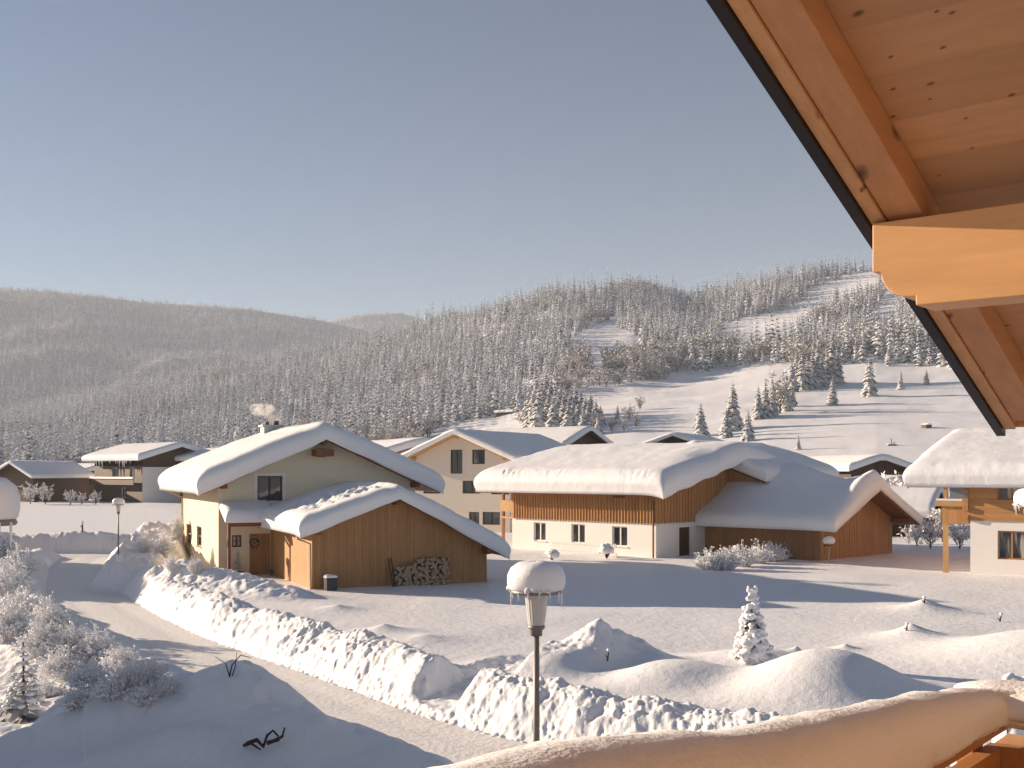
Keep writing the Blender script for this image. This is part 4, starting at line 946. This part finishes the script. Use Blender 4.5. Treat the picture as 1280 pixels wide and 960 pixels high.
# far mountains
def mountain(name, label, prof, d0, d1, base, seed, ntree, rough=1.0):
    P = np.array(prof, float); a = np.linspace(P[0,0], P[-1,0], 260); t = np.linspace(0, 1.25, 90)
    A, Tt = np.meshgrid(a, t, indexing='ij'); top = np.interp(A, P[:,0], PZ(P[:,1], d1))
    d = d0+(d1-d0)*Tt; X = (A-CX)/F*d
    up = np.where(Tt <= 1, np.clip(Tt,0,1)**.85, 1-(Tt-1)*1.2)
    Z = base+(top-base)*up+rough*(fbm(X/260, d/260, seed)*34+fbm(X/80, d/80, seed+3)*9)*np.sin(np.clip(Tt,0,1)*math.pi)**.7
    nx, ny = A.shape; I = np.arange(nx*ny).reshape(nx, ny)
    mb = MB(); mb.v = [tuple(p) for p in np.stack([X,d,Z],-1).reshape(-1,3)]; mb.f = [tuple(map(int,q)) for q in zip(I[:-1,:-1].ravel(),I[1:,:-1].ravel(),I[1:,1:].ravel(),I[:-1,1:].ravel())]
    o = mb.build(name, M['mount'], None, True); tag(o, label, None, None, 'structure')
    i = rng.integers(0, nx-1, ntree); j = rng.integers(2, int(ny*.86), ntree); fu, fv = rng.random(ntree), rng.random(ntree)
    g = lambda Q: Q[i,j]*(1-fu)*(1-fv)+Q[i+1,j]*fu*(1-fv)+Q[i,j+1]*(1-fu)*fv+Q[i+1,j+1]*fu*fv
    x, y, z = g(X), g(d), g(Z); kk = fbm(x/150, y/150, seed+9) > -.55
    return np.stack([x, y, z], -1)[kk]
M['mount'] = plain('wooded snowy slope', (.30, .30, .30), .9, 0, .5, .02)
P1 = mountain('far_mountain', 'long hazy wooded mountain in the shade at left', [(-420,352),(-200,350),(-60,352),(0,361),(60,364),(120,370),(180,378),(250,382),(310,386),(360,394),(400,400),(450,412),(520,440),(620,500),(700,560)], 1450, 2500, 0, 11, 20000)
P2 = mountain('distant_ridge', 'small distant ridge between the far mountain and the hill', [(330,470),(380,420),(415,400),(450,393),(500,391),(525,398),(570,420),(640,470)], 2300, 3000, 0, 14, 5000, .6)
Pm = np.concatenate([P1, P2]); nm = len(Pm)
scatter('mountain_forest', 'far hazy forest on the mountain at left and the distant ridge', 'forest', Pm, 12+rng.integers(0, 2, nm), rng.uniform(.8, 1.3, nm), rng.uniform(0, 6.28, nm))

# trees one can tell apart
CACHE = {}
def tree(kind, px, py, hpx, label, seed=0, group=None, mat=None, lo=60, name=None, wide=1.0, Y=None):
    x, y, z = hit(px, py, lo, 900) if Y is None else (PX(px, Y), Y, gz(PX(px, Y), Y)); h = hpx*y/F
    key = (kind, seed % 4, mat, wide)
    if key not in CACHE:
        if kind == 'spruce': cr, tr = spruce(10, 400+seed % 4, 18, 11, 10*.225*wide, .5, 2); mt = M[mat or 'needle']; nm = 'spruce_tree'
        else: cr, tr = broad(10, 500+seed % 4, 12, .30*wide, 9, .016); mt = M[mat or 'frost_warm']; nm = 'frosted_tree'
        r = bpy.data.objects.new(name or nm, None); COL.objects.link(r)
        c = cr.build('crown', mt, r); t = tr.build('trunk', M['bark'], r); CACHE[key] = r
    else: r = copy_tree(CACHE[key])
    r.location = (x, y, z-.1); s = h/10; r.scale = (s, s, s); r.rotation_euler.z = seed*1.7
    return tag(r, label, 'tree', group)
tree('spruce', 876, 545, 44, 'leftmost dark snowy spruce behind the farmhouse ridge', 0, None, 'needle_dark', 100, wide=1.25)
tree('spruce', 908, 547, 38, 'dark snowy spruce behind the farmhouse ridge, in front of the tall grey frosted tree', 1, None, 'needle_dark', 100, wide=1.2)
tree('spruce', 935, 551, 40, 'rightmost dark snowy spruce behind the farmhouse ridge', 2, None, 'needle_dark', 100, wide=1.2)
tree('spruce', 916, 538, 62, 'tall grey frosted tree above the dark spruces behind the farmhouse', 3, None, 'frost_warm', 110, wide=1.3)
tree('spruce', 998, 562, 20, 'tiny lone spruce above the annex roof of the farmhouse', 3, None, 'needle', 100)
G1 = 'spruces of the clump on the meadow above the farmhouse'
for i, (a, b, h) in enumerate(((948,524,44),(957,522,50),(966,520,44),(975,517,52),(984,514,48),(990,508,36))):
    tree('spruce' if i != 3 else 'broad', a, b, h, ['leftmost spruce of the meadow clump above the farmhouse','second spruce from the left in the meadow clump','middle spruce of the meadow clump','bare frosted tree standing in the meadow spruce clump','second spruce from the right in the meadow clump','rightmost spruce of the meadow clump'][i], i, G1)
tree('spruce', 1041, 506, 38, 'lone frosted spruce casting a long shadow in the middle of the meadow', 1, None, None, 150)
tree('spruce', 1087, 495, 54, 'tall frosted spruce at the upper right of the meadow', 2, None, None, 150)
tree('spruce', 1126, 487, 26, 'small spruce right of the tall frosted spruce on the meadow', 3, None, None, 150)
tree('spruce', 1158, 481, 22, 'small spruce under the purlin at the meadow top', 0, None, None, 150)
for i, (a, b, h) in enumerate(((990,490,46),(996,487,50),(1003,488,54),(1010,486,48),(1016,485,52),(1022,484,56),(1028,483,46),(1034,482,50),(1040,480,64),(1047,479,50))):
    tree('spruce', a, b, h, 'frosted spruce in the dense row at the upper edge of the meadow', i, 'spruces in the dense row along the upper meadow edge')
tree('broad', 800, 512, 18, 'round frosted bush tree alone in the middle of the left meadow', 1, None, None, 150)
tree('spruce', 772, 530, 26, 'dark conical spruce at the foot of the left meadow', 0, None, None, 150)
tree('broad', 786, 528, 22, 'frosted bush right of the dark conical spruce at the meadow foot', 2, None, None, 150)
tree('broad', 795, 535, 20, 'pale frosted bush at the lower right of the meadow foot', 3, None, None, 150)
G2 = 'trees of the dense grove above the gabled house'
for i in range(30):
    a = 661+(i % 15)*6.2+(3 if i > 14 else 0); tree('spruce', a, (525 if i > 14 else 535)+4*(i % 3), [46,54,58,56,52,50,48,46,44,42,40,37,34,30,26][i % 15]*(1.0 if i < 15 else 1.08), 'frosted spruce in the dense grove between white house and meadow', i, G2, None, 150, wide=1.35)
for i, (a, b, h) in enumerate(((655,536,28),(672,538,24),(745,540,22),(764,540,20),(780,540,18))):
    tree('broad', a, b, h, ['pale frosted tree at the left foot of the dense grove','low frosted bush at the front of the dense grove','frosted bush at the right foot of the dense grove','low pale bush right of the dense grove','small pale bush left of the dark gabled barn'][i], i, None, 'frost_warm', 140)
tree('broad', 532, 566, 58, 'frosted bush tree left of the white house, in front of the middle snow roof', 2, None, 'frost', wide=1.6, Y=108)
tree('broad', 556, 552, 62, 'brownish frosted bush behind the left roof edge of the white house', 3, None, 'frost_warm', Y=116)
tree('broad', 38, 624, 30, 'white frosted tree in front of the dark barn at left', 1, None, 'frost', Y=176)
tree('broad', 57, 624, 26, 'smaller white frosted tree right of the one before the dark barn', 2, None, 'frost', Y=176)
for i, (a, h) in enumerate(((88,20),(102,18),(120,18))): tree('broad', a, 624, h, ['grey frosted bush beside the dark barn','grey frosted bush in the middle of the hedge row beside the dark barn','grey frosted bush next to the balcony chalet'][i], i, None, 'frost', Y=172)
for i, (a, b, h, m) in enumerate(((1126,96,74,'frost'),(1150,92,80,'frost'),(1166,94,76,'frost_white'),(1146,76,34,'frost_white'),(1163,72,40,'frost_white'),(1200,72,44,'frost_white'),(1136,78,26,'frost_white'),(1178,80,52,'frost'))):
    tree('broad', a, 0, h, ['frosted bush right of the small lodge','dark twiggy frosted tree behind the gallery of the timber chalet','white twiggy tree next to the gallery posts of the timber chalet','low white bush below the sunken roof house','white bush left of the gallery post of the timber chalet','white bush seen under the gallery of the timber chalet','lowest white bush right of the barn wing','frosted tree left of the gallery rail'][i], i, None, m, Y=b)
# snow laden bushes
BUSH = {}
def bush(px, py, wpx, hpx, label, seed=0, lo=12, mat='frost_white', lumps=60, twigs=150, group=None, hi=160):
    x, y, z = hit(px, py, lo, hi); s = y/F; key = (seed % 4, mat, lumps, twigs)
    if key not in BUSH:
        rg = random.Random(600+seed % 4); tw = MB(); sn = MB()
        for i in range(twigs):
            a = rg.random()*6.28; t = rg.random()**.6; lean = t*1.0; L = (1.0-.35*t)*(.6+.5*rg.random())
            b = Vector((math.cos(a)*t*.28, math.sin(a)*t*.28, 0)); d = Vector((math.cos(a)*lean, math.sin(a)*lean, 1)).normalized()
            q = b+d*L*.55+Vector((rg.uniform(-.06,.06), rg.uniform(-.06,.06), 0)); e = b+d*L+Vector((math.cos(a)*.12*t, math.sin(a)*.12*t, -.14*t))
            tw.tube([b, q, e], [.011,.011,.006], 3, False)
            for j in range(5):
                f = .35+.65*rg.random(); p = b.lerp(q, f*2) if f < .5 else q.lerp(e, f*2-1)
                v = Vector((rg.uniform(-1,1), rg.uniform(-1,1), rg.uniform(-.1,.9))).normalized()*(.08+.12*rg.random())
                tw.tube([p, p+v*.6, p+v], [.009,.009,.004], 3, False)
                if rg.random() < lumps/150: sn.blob(p+v*.8+Vector((0,0,.012)), .020+.032*rg.random()**1.5, i+j, 1, .25, (1.2,1.2,.8))
        r = bpy.data.objects.new('snowy_bush', None); COL.objects.link(r); tw.build('twigs', M[mat], r); sn.build('snow_clumps', M['capsnow'], r, True); BUSH[key] = r
    else: r = copy_tree(BUSH[key])
    r.location = (x, y, z-.08); r.scale = (wpx*s/1.5, wpx*s/1.5, hpx*s/.95); r.rotation_euler.z = seed*2.1
    return tag(r, label, 'bush', group)
HG = 'snow covered bushes of the hedge before the barn wing'
for i, (a, b, w, h) in enumerate(((888,712,40,30),(908,712,40,32),(928,708,42,32),(948,704,42,28),(966,701,40,26),(984,698,36,22))):
    bush(a, b, w, h, ['leftmost white bush of the hedge beside the farmhouse door','second white bush of the hedge beside the farmhouse','third white bush of the hedge, in front of the barn wing wall','fourth white bush of the hedge before the barn wing','fifth white bush of the hedge before the barn wing','rightmost low white bush of the hedge before the barn wing'][i], i, 40, 'frost_white', 90, 150, HG)
def ballbush(px, py, w, h, label, seed):
    x, y, z = hit(px, py, 30, 120); s = y/F; r = empty('capped_shrub', (x, y, z-.05), label, 'shrub', seed)
    tw = MB(); rg = random.Random(seed)
    for i in range(40):
        a = rg.random()*6.28; q = rg.random(); tw.tube([(0,0,0),(math.cos(a)*w*s*.3*q, math.sin(a)*w*s*.3*q, h*s*.5),(math.cos(a)*w*s*.48*q, math.sin(a)*w*s*.48*q, h*s*.72)], [.02,.015,.01], 4, False)
    tw.build('twigs', M['twig'], r)
    sn = MB(); 
    for k in range(26):
        a = rg.random()*6.28; q = rg.random()**.6; sn.blob((math.cos(a)*w*s*.42*q, math.sin(a)*w*s*.42*q, h*s*(.9-.5*q*q)), w*s*(.10+.10*rg.random()), k+seed, 1, .25, (1.2,1.2,.8))
    sn.blob((0,0,h*s*.62), w*s*.40, seed, 3, .2, (1,1,.75)); sn.build('snow_cap', M['capsnow'], r, True)
ballbush(690, 700, 18, 14, 'shrub under a rounded snow cap at the left corner of the farmhouse front', 1)
ballbush(758, 698, 20, 20, 'shrub under a mushroom of snow before the picket fence', 2)
# frosted shrubs on the near left bank
LB = 'frosted shrubs on the bank left of the lane'
shr = [(8,745,60,52),(30,775,60,46),(62,790,58,42),(10,800,66,60),(52,818,62,46),(90,812,54,40),(120,822,52,40),(150,838,50,36),(78,846,60,44),(112,862,56,44),(140,872,50,36),(98,884,48,34),(165,856,46,36),(190,850,44,36),(205,868,40,34),(178,880,40,30),(60,872,50,30),(0,700,50,40),(22,722,52,40)]
lab = ['tall frosted shrub at the left edge below the lane bend','frosted shrub right of the tall one at the left edge','frosted shrub nearest the lane crest on the left bank','large frosted shrub at the left edge above the little fir','frosted shrub just above the tip of the little fir','frosted shrub in the middle of the upper bank row','frosted shrub at the right end of the upper bank row','low frosted shrub by the lane edge on the left bank','frosted shrub right of the little fir','frosted shrub in the middle of the lower bank row','frosted shrub left of the brown twiggy shrubs','lowest frosted shrub on the sunlit bank','twiggy frosted shrub nearest the lane on the left bank','brownish twiggy shrub at the edge of the shaded heap','brownish twiggy shrub sinking into the shaded heap','small frosted shrub at the shadow line of the left bank','frosted shrub directly behind the little fir','frosted shrub at the left edge beside the shaded lane','frosted shrub at the left edge on top of the plough ridge']
for i, (a, b, w, h) in enumerate(shr): bush(a, b, w, h, lab[i], i, 12, 'frost_white' if i not in (12,13,14) else 'frost', 110 if i not in (12,13,14) else 40, 150, LB)
for i, (a, b, w, h, t) in enumerate(((205,696,26,34,'snowy shrub against the left wall of the cream house'),(222,672,18,36,'taller snowy shrub at the far corner of the cream house'),(245,716,22,26,'small snow capped shrub below the two narrow windows of the cream house'),(180,690,24,24,'snowy shrub on top of the shovelled heap left of the cream house'),(214,712,22,20,'low shrub at the foot of the cream house wall'))):
    bush(a, b, w, h, t, i+1, 30, 'frost_white' if i != 2 else 'frost', 70, 150)
# conical evergreens in pots by the door
for px_, py_, h_, t in ((297,722,34,'dark conical evergreen beside the door of the cream house'),(343,722,16,'low evergreen in a pot right of the door of the cream house')):
    X_ = YH.fx(px_, -.5); wx_, wy_ = YH.world(X_, -.5); s = wy_/F
    r = empty('potted_conifer', (wx_, wy_, gz(wx_, wy_)-.05), t, 'potted plant'); cr, tr = spruce(h_*s, 31, 12, 8, h_*s*.22, .3, 2)
    for v in range(len(cr.v)): cr.v[v] = (cr.v[v][0], cr.v[v][1], cr.v[v][2]+.25)
    cr.build('crown', M['needle_bare'], r); MB().lathe([(.16,0),(.22,.3),(.2,.3),(.15,.28)], 14).build('pot', M['bin'], r)
# young snow wrapped spruce in the field
x, y, z = hit(940, 824, 20, 60); s = y/F
r = empty('young_spruce', (x, y, z-.05), 'young spruce wrapped in lumpy snow, alone on the white field', 'tree')
H_ = 92*s; cr, tr = spruce(H_*.97, 55, 17, 11, H_*.25, .75, 2); cr.build('crown', M['needle_dark'], r); tr.build('trunk', M['bark'], r)
sn = MB(); rg = random.Random(4)
for i in range(175):
    f = rg.random()**1.15; a = rg.random()*6.28; q = H_*.235*((1-f)**.85+.05)*(.72+.35*rg.random()); sn.blob((math.cos(a)*q, math.sin(a)*q, H_*(.03+.93*f)), (.115-.06*f)*(.55+.8*rg.random()), i, 1, .3, (1.15,1.15,.85))
sn.blob((.0,0,H_*.965), .10, 3, 2, .2, (1.3,1,.8)); sn.blob((.09,0,H_*1.0), .055, 4, 2, .2); sn.blob((-.08,.02,H_*.99), .05, 5, 2, .2); sn.blob((-.02,0,H_*.88), .075, 6, 2, .2)
so = sn.build('snow', M['capsnow'], r, True); rm = so.modifiers.new('merge', 'REMESH'); rm.mode = 'VOXEL'; rm.voxel_size = .018; rm.use_smooth_shade = True
# little fir with heavy pads of snow at lower left
x, y, z = hit(29, 900, 12, 60); s = y/F
r = empty('little_fir', (x, y, z-.05), 'little fir with heavy snow pads on its branches at the lower left', 'tree')
tr = MB(); tr.tube([(0,0,0),(.01,0,44*s),(0,0,100*s)], [2.2*s,1.8*s,.8*s], 7); tr.build('trunk', M['bark'], r)
cr, _ = spruce(92*s, 77, 7, 8, 33*s, .55, 2); sn = MB(); rg = random.Random(8)
for (zc, rad, n_) in ((26,30,8),(34,26,7),(46,22,7),(58,16,6),(72,10,5),(86,6,4)):
    for k in range(n_):
        a = 2*math.pi*(k+rg.random()*.5)/n_; l = rad*s*(.8+.4*rg.random()); d = Vector((math.cos(a), math.sin(a), 0)); p0 = Vector((0,0,zc*s)); p1 = p0+d*l*.55+Vector((0,0,.02)); p2 = p0+d*l+Vector((0,0,-l*.35))
        for j in range(26):
            t = rg.random(); b = p0.lerp(p1, t*2) if t < .5 else p1.lerp(p2, t*2-1); v = (d*.7+Vector((rg.uniform(-.9,.9), rg.uniform(-.9,.9), rg.uniform(-.8,.1)))).normalized()*l*.28; w = v.cross(Vector((0,0,1))).normalized()*.012
            cr.add([b-w, b+w, b+v], [(0,1,2)])
        cr.tube([p0, p1, p2], [.012,.01,.004], 4, False)
        for q, rr_ in ((.5,.17),(.75,.18)): sn.blob(p0.lerp(p1, q*2) + Vector((0,0,.035)) if q < .5 else p1.lerp(p2, q*2-1)+Vector((0,0,.035)), l*rr_, k+int(zc)+int(q*9), 2, .16, (1.1,1.1,.55))
sn.blob((0,0,92*s), 3.6*s, 5, 2, .2, (1.3,1,.8)); sn.blob((2.5*s,0,82*s), 5*s, 6, 2, .2, (1.3,1,.5)); sn.blob((-3*s,-1*s,74*s), 6*s, 7, 2, .2, (1.2,1,.5))
cr.build('crown', M['needle_bare'], r); sn.build('snow_clumps', M['capsnow'], r, True)
# twig arching out of the near heap
x, y, z = hit(292, 846, 12, 40); s = y/F
sticks('arching_twig', 'thin bare twigs arching out of the heap beside the lane', 'branch', x, y, z, [([(-6*s,0,-.05),(-2*s,0,14*s),(8*s,.05,26*s),(20*s,.1,22*s)], 1.1*s), ([(-4*s,0,-.05),(-10*s,0,16*s),(-24*s,.05,24*s)], .9*s), ([(-2*s,0,0),(2*s,0,12*s),(4*s,0,30*s)], .8*s)])
# snow capped shrub beyond the rail at the right edge
x, y = PX(1275, 16), 16.0
r = empty('snow_mounded_shrub', (x, y, gz(x, y)-.05), 'small shrub under rounded snow just above the rail at the right edge', 'shrub'); zz = PZ(851, 16)-gz(x, y)
sn = MB(); sn.lathe([(.5,-.1),(.42,zz*.5),(.22,zz-.1),(.1,zz-.02)], 14, .2, 2); sn.blob((-.05,0,zz), .13, 3, 2, .1); sn.blob((.15,.05,zz-.02), .16, 4, 2, .1)
so = sn.build('snow_cap', M['capsnow'], r, True); rm = so.modifiers.new('merge', 'REMESH'); rm.mode = 'VOXEL'; rm.voxel_size = .03; rm.use_smooth_shade = True
tw = MB(); tw.tube([(-.2,-.1,0),(-.25,-.16,zz*.8)], .01, 4); tw.tube([(.1,-.2,0),(.16,-.3,zz*.7)], .01, 4); tw.build('twigs', M['twig'], r)
# hut and bench on the meadow
x, y, z = hit(1158, 535, 60, 500); s = y/F
r = empty('hay_hut', (x, y, z-.1), 'tiny hay hut far out on the sunlit meadow at right', 'hut', .5); MB().box(-5*s,-4*s,0,5*s,4*s,4*s).build('wall', M['wood_dark'], r)
MB().prism([(-6*s,4*s),(6*s,4*s),(0,6.5*s)], -5*s, 5*s).build('roof', M['snow'], r)
x, y, z = hit(1115, 557, 60, 500); s = y/F
r = empty('hay_rack', (x, y, z-.05), 'low dark wooden rack in the snow behind the dark chalet', 'rack', .2); mb = MB(); mb.box(-6*s,-.05,0,6*s,.05,1.4*s); mb.beam((0,0,0),(-1.5*s,0,9*s),.8*s,.8*s); mb.beam((0,0,0),(4*s,0,5*s),.7*s,.7*s); mb.build('bar', M['wood_dark'], r)
slab_snow(r, -6*s,6*s,-.3,.3, lambda x, y: 1.42*s+0*x, .15, .2, 3, 'snow_cap', 12)
# ------------------------------------------------------------------ ground sheet
def build_ground():
    apx = np.concatenate([np.arange(-60, 1341, 1.5)]); az = np.arctan((apx-CX)/F)
    lo = np.concatenate([np.linspace(-math.pi, -1.2, 26), np.linspace(-1.15, az[0]-.004, 60)]); hi = np.concatenate([np.linspace(az[-1]+.004, 1.15, 60), np.linspace(1.2, math.pi, 26)])
    az = np.concatenate([lo, az, hi])
    r = np.concatenate([np.arange(1.5,14,.5), np.arange(14,18,.07), np.arange(18,34,.042), np.arange(34,62,.09), np.arange(62,100,.22), np.geomspace(100,320,110), np.geomspace(324,1500,130), np.array([2000,3000,5000,9000.])])
    Rr, A = np.meshgrid(r, az, indexing='ij'); x = Rr*np.sin(A); y = Rr*np.cos(A)
    z = ground(x, y); z = np.where(Rr > 1600, np.minimum(z, -120*sstep(-.9,-.6,A)*(1-sstep(.9,1.3,A))), z)
    nr, na = x.shape; co = np.stack([x, y, z], -1).reshape(-1, 3).astype(np.float32)
    I = np.arange(nr*na, dtype=np.int32).reshape(nr, na); q = np.stack([I[:-1,:-1], I[:-1,1:], I[1:,1:], I[1:,:-1]], -1).reshape(-1, 4)
    me = bpy.data.meshes.new('snow_ground'); me.vertices.add(len(co)); me.vertices.foreach_set('co', co.ravel())
    me.loops.add(q.size); me.loops.foreach_set('vertex_index', q[:, ::-1].ravel()); me.polygons.add(len(q))
    me.polygons.foreach_set('loop_start', np.arange(0, q.size, 4, dtype=np.int32)); me.polygons.foreach_set('use_smooth', np.ones(len(q), bool)); me.update(calc_edges=True)
    me.materials.append(M['ground']); o = bpy.data.objects.new('snow_ground', me); COL.objects.link(o); tag(o, 'deep snow over gardens, fields and the hill behind the village', None, None, 'structure'); print('ground verts', len(co))
build_ground()
def build_road(RD, name, label, w_, zo):
    P = smooth_line(RD, 14); n = np.gradient(P, axis=0); n /= np.linalg.norm(n, axis=1)[:, None]; nn = np.stack([-n[:,1], n[:,0]], -1)
    ws = np.linspace(-w_, w_, 15); mb = MB()
    for p, q in zip(P, nn):
        for w in ws: x, y = p+q*w; mb.v.append((x, y, zo+.012*float(fbm(np.array(x*1.1), np.array(y*1.1), 5))-.03*math.exp(-((abs(w)-.75)/.2)**2)-.06*max(0, abs(w)-1.2)))
    m = len(ws); mb.f = [(i*m+k, i*m+k+1, (i+1)*m+k+1, (i+1)*m+k) for i in range(len(P)-1) for k in range(m-1)]
    o = mb.build(name, M['road'], None, True); tag(o, label, None, None, 'structure')
build_road(ROAD, 'road', 'packed snow lane between ploughed banks', 1.62, .05)
build_road(ROAD2, 'road', 'cross lane of packed snow below the far bank', 1.62, .06)
# ------------------------------------------------------------------ air, smoke, sky, sun, camera
def haze(density, top):
    o = MB().box(-4200, -300, -180, 4200, 5200, top).build('haze', bpy.data.materials.new('haze'), None); tag(o, 'thin winter haze over the whole valley', 'haze', None, 'stuff')
    m = o.data.materials[0]; m.use_nodes = True; nt = m.node_tree; nt.nodes.clear(); out = nt.nodes.new('ShaderNodeOutputMaterial'); v = nt.nodes.new('ShaderNodeVolumePrincipled')
    v.inputs['Color'].default_value = (.82, .90, 1.0, 1); v.inputs['Density'].default_value = density; v.inputs['Anisotropy'].default_value = .0; nt.links.new(v.outputs[0], out.inputs['Volume'])
haze(HAZE, 470)
def smoke():
    x, y = YH.world(4.9, 9.6); mb = MB()
    for (dx, dy, dz, r, sq) in ((0,0,.25,.34,1),(-.25,0,.75,.5,1),(-.7,.1,1.05,.65,.9),(-1.3,.15,1.15,.6,.8)): mb.blob((dx,dy,dz), r, int(r*40), 3, .12, (1.15,1,sq))
    o = mb.build('chimney_smoke', bpy.data.materials.new('smoke'), None, True, (x, y, 8.35)); o.scale = (.75, .75, .75); tag(o, 'pale wisp of smoke above the cream house chimney', 'smoke', None, 'stuff')
    rm = o.modifiers.new('merge', 'REMESH'); rm.mode = 'VOXEL'; rm.voxel_size = .1
    m = o.data.materials[0]; m.use_nodes = True; nt = m.node_tree; nt.nodes.clear(); out = nt.nodes.new('ShaderNodeOutputMaterial'); v = nt.nodes.new('ShaderNodeVolumePrincipled')
    v.inputs['Color'].default_value = (.97, .96, .95, 1); v.inputs['Anisotropy'].default_value = .3
    f = noise_n(nt, coord(nt), 1.6, 4, .6); nt.links.new(math_n(nt, 'MULTIPLY', ramp_n(nt, f, [(.40, 0.0), (.72, 1.0)]), 2.6), v.inputs['Density']); nt.links.new(v.outputs[0], out.inputs['Volume'])
smoke()
w = bpy.data.worlds.new('World'); SC.world = w; w.use_nodes = True; nt = w.node_tree; bg = nt.nodes['Background']
sk = nt.nodes.new('ShaderNodeTexSky'); sk.sky_type = 'NISHITA'; sk.sun_disc = False; sk.sun_elevation = R(SUN_EL); sk.sun_rotation = R(-(90-SUN_AZ)); sk.altitude = 800; sk.air_density = AIR; sk.dust_density = DUST; sk.ozone_density = OZ
hs = nt.nodes.new('ShaderNodeHueSaturation'); hs.inputs['Saturation'].default_value = SAT; hs.inputs['Value'].default_value = VAL; nt.links.new(sk.outputs[0], hs.inputs['Color']); nt.links.new(hs.outputs[0], bg.inputs[0]); bg.inputs[1].default_value = SKY
sl = bpy.data.lights.new('sun', 'SUN'); sl.energy = SUN; sl.angle = R(.5); sl.color = (1, .79, .59)
so = bpy.data.objects.new('sun', sl); COL.objects.link(so)
sd = Vector((-math.cos(R(SUN_AZ))*math.cos(R(SUN_EL)), math.sin(R(SUN_AZ))*math.cos(R(SUN_EL)), math.sin(R(SUN_EL))))
so.rotation_euler = sd.to_track_quat('Z', 'Y').to_euler()
cam = bpy.data.cameras.new('camera'); co = bpy.data.objects.new('camera', cam); COL.objects.link(co); SC.camera = co
co.location = (0, 0, EYE); co.rotation_euler = (R(90), 0, 0); cam.sensor_width = 36; cam.lens = 36*F/1280; cam.shift_y = (HY-480)/1280; cam.clip_end = 20000; cam.clip_start = .05
vs = SC.view_settings; vs.view_transform = 'Standard'; vs.look = 'None'; vs.gamma = 1; vs.use_curve_mapping = False; vs.exposure = EXPO
SC.render.engine = 'CYCLES'; cy = SC.cycles; cy.use_denoising = True; cy.max_bounces = 6; cy.diffuse_bounces = 4; cy.glossy_bounces = 2; cy.transmission_bounces = 2; cy.volume_bounces = 1; cy.use_adaptive_sampling = True; cy.adaptive_threshold = .015; cy.sample_clamp_indirect = 6
SC.render.use_persistent_data = False
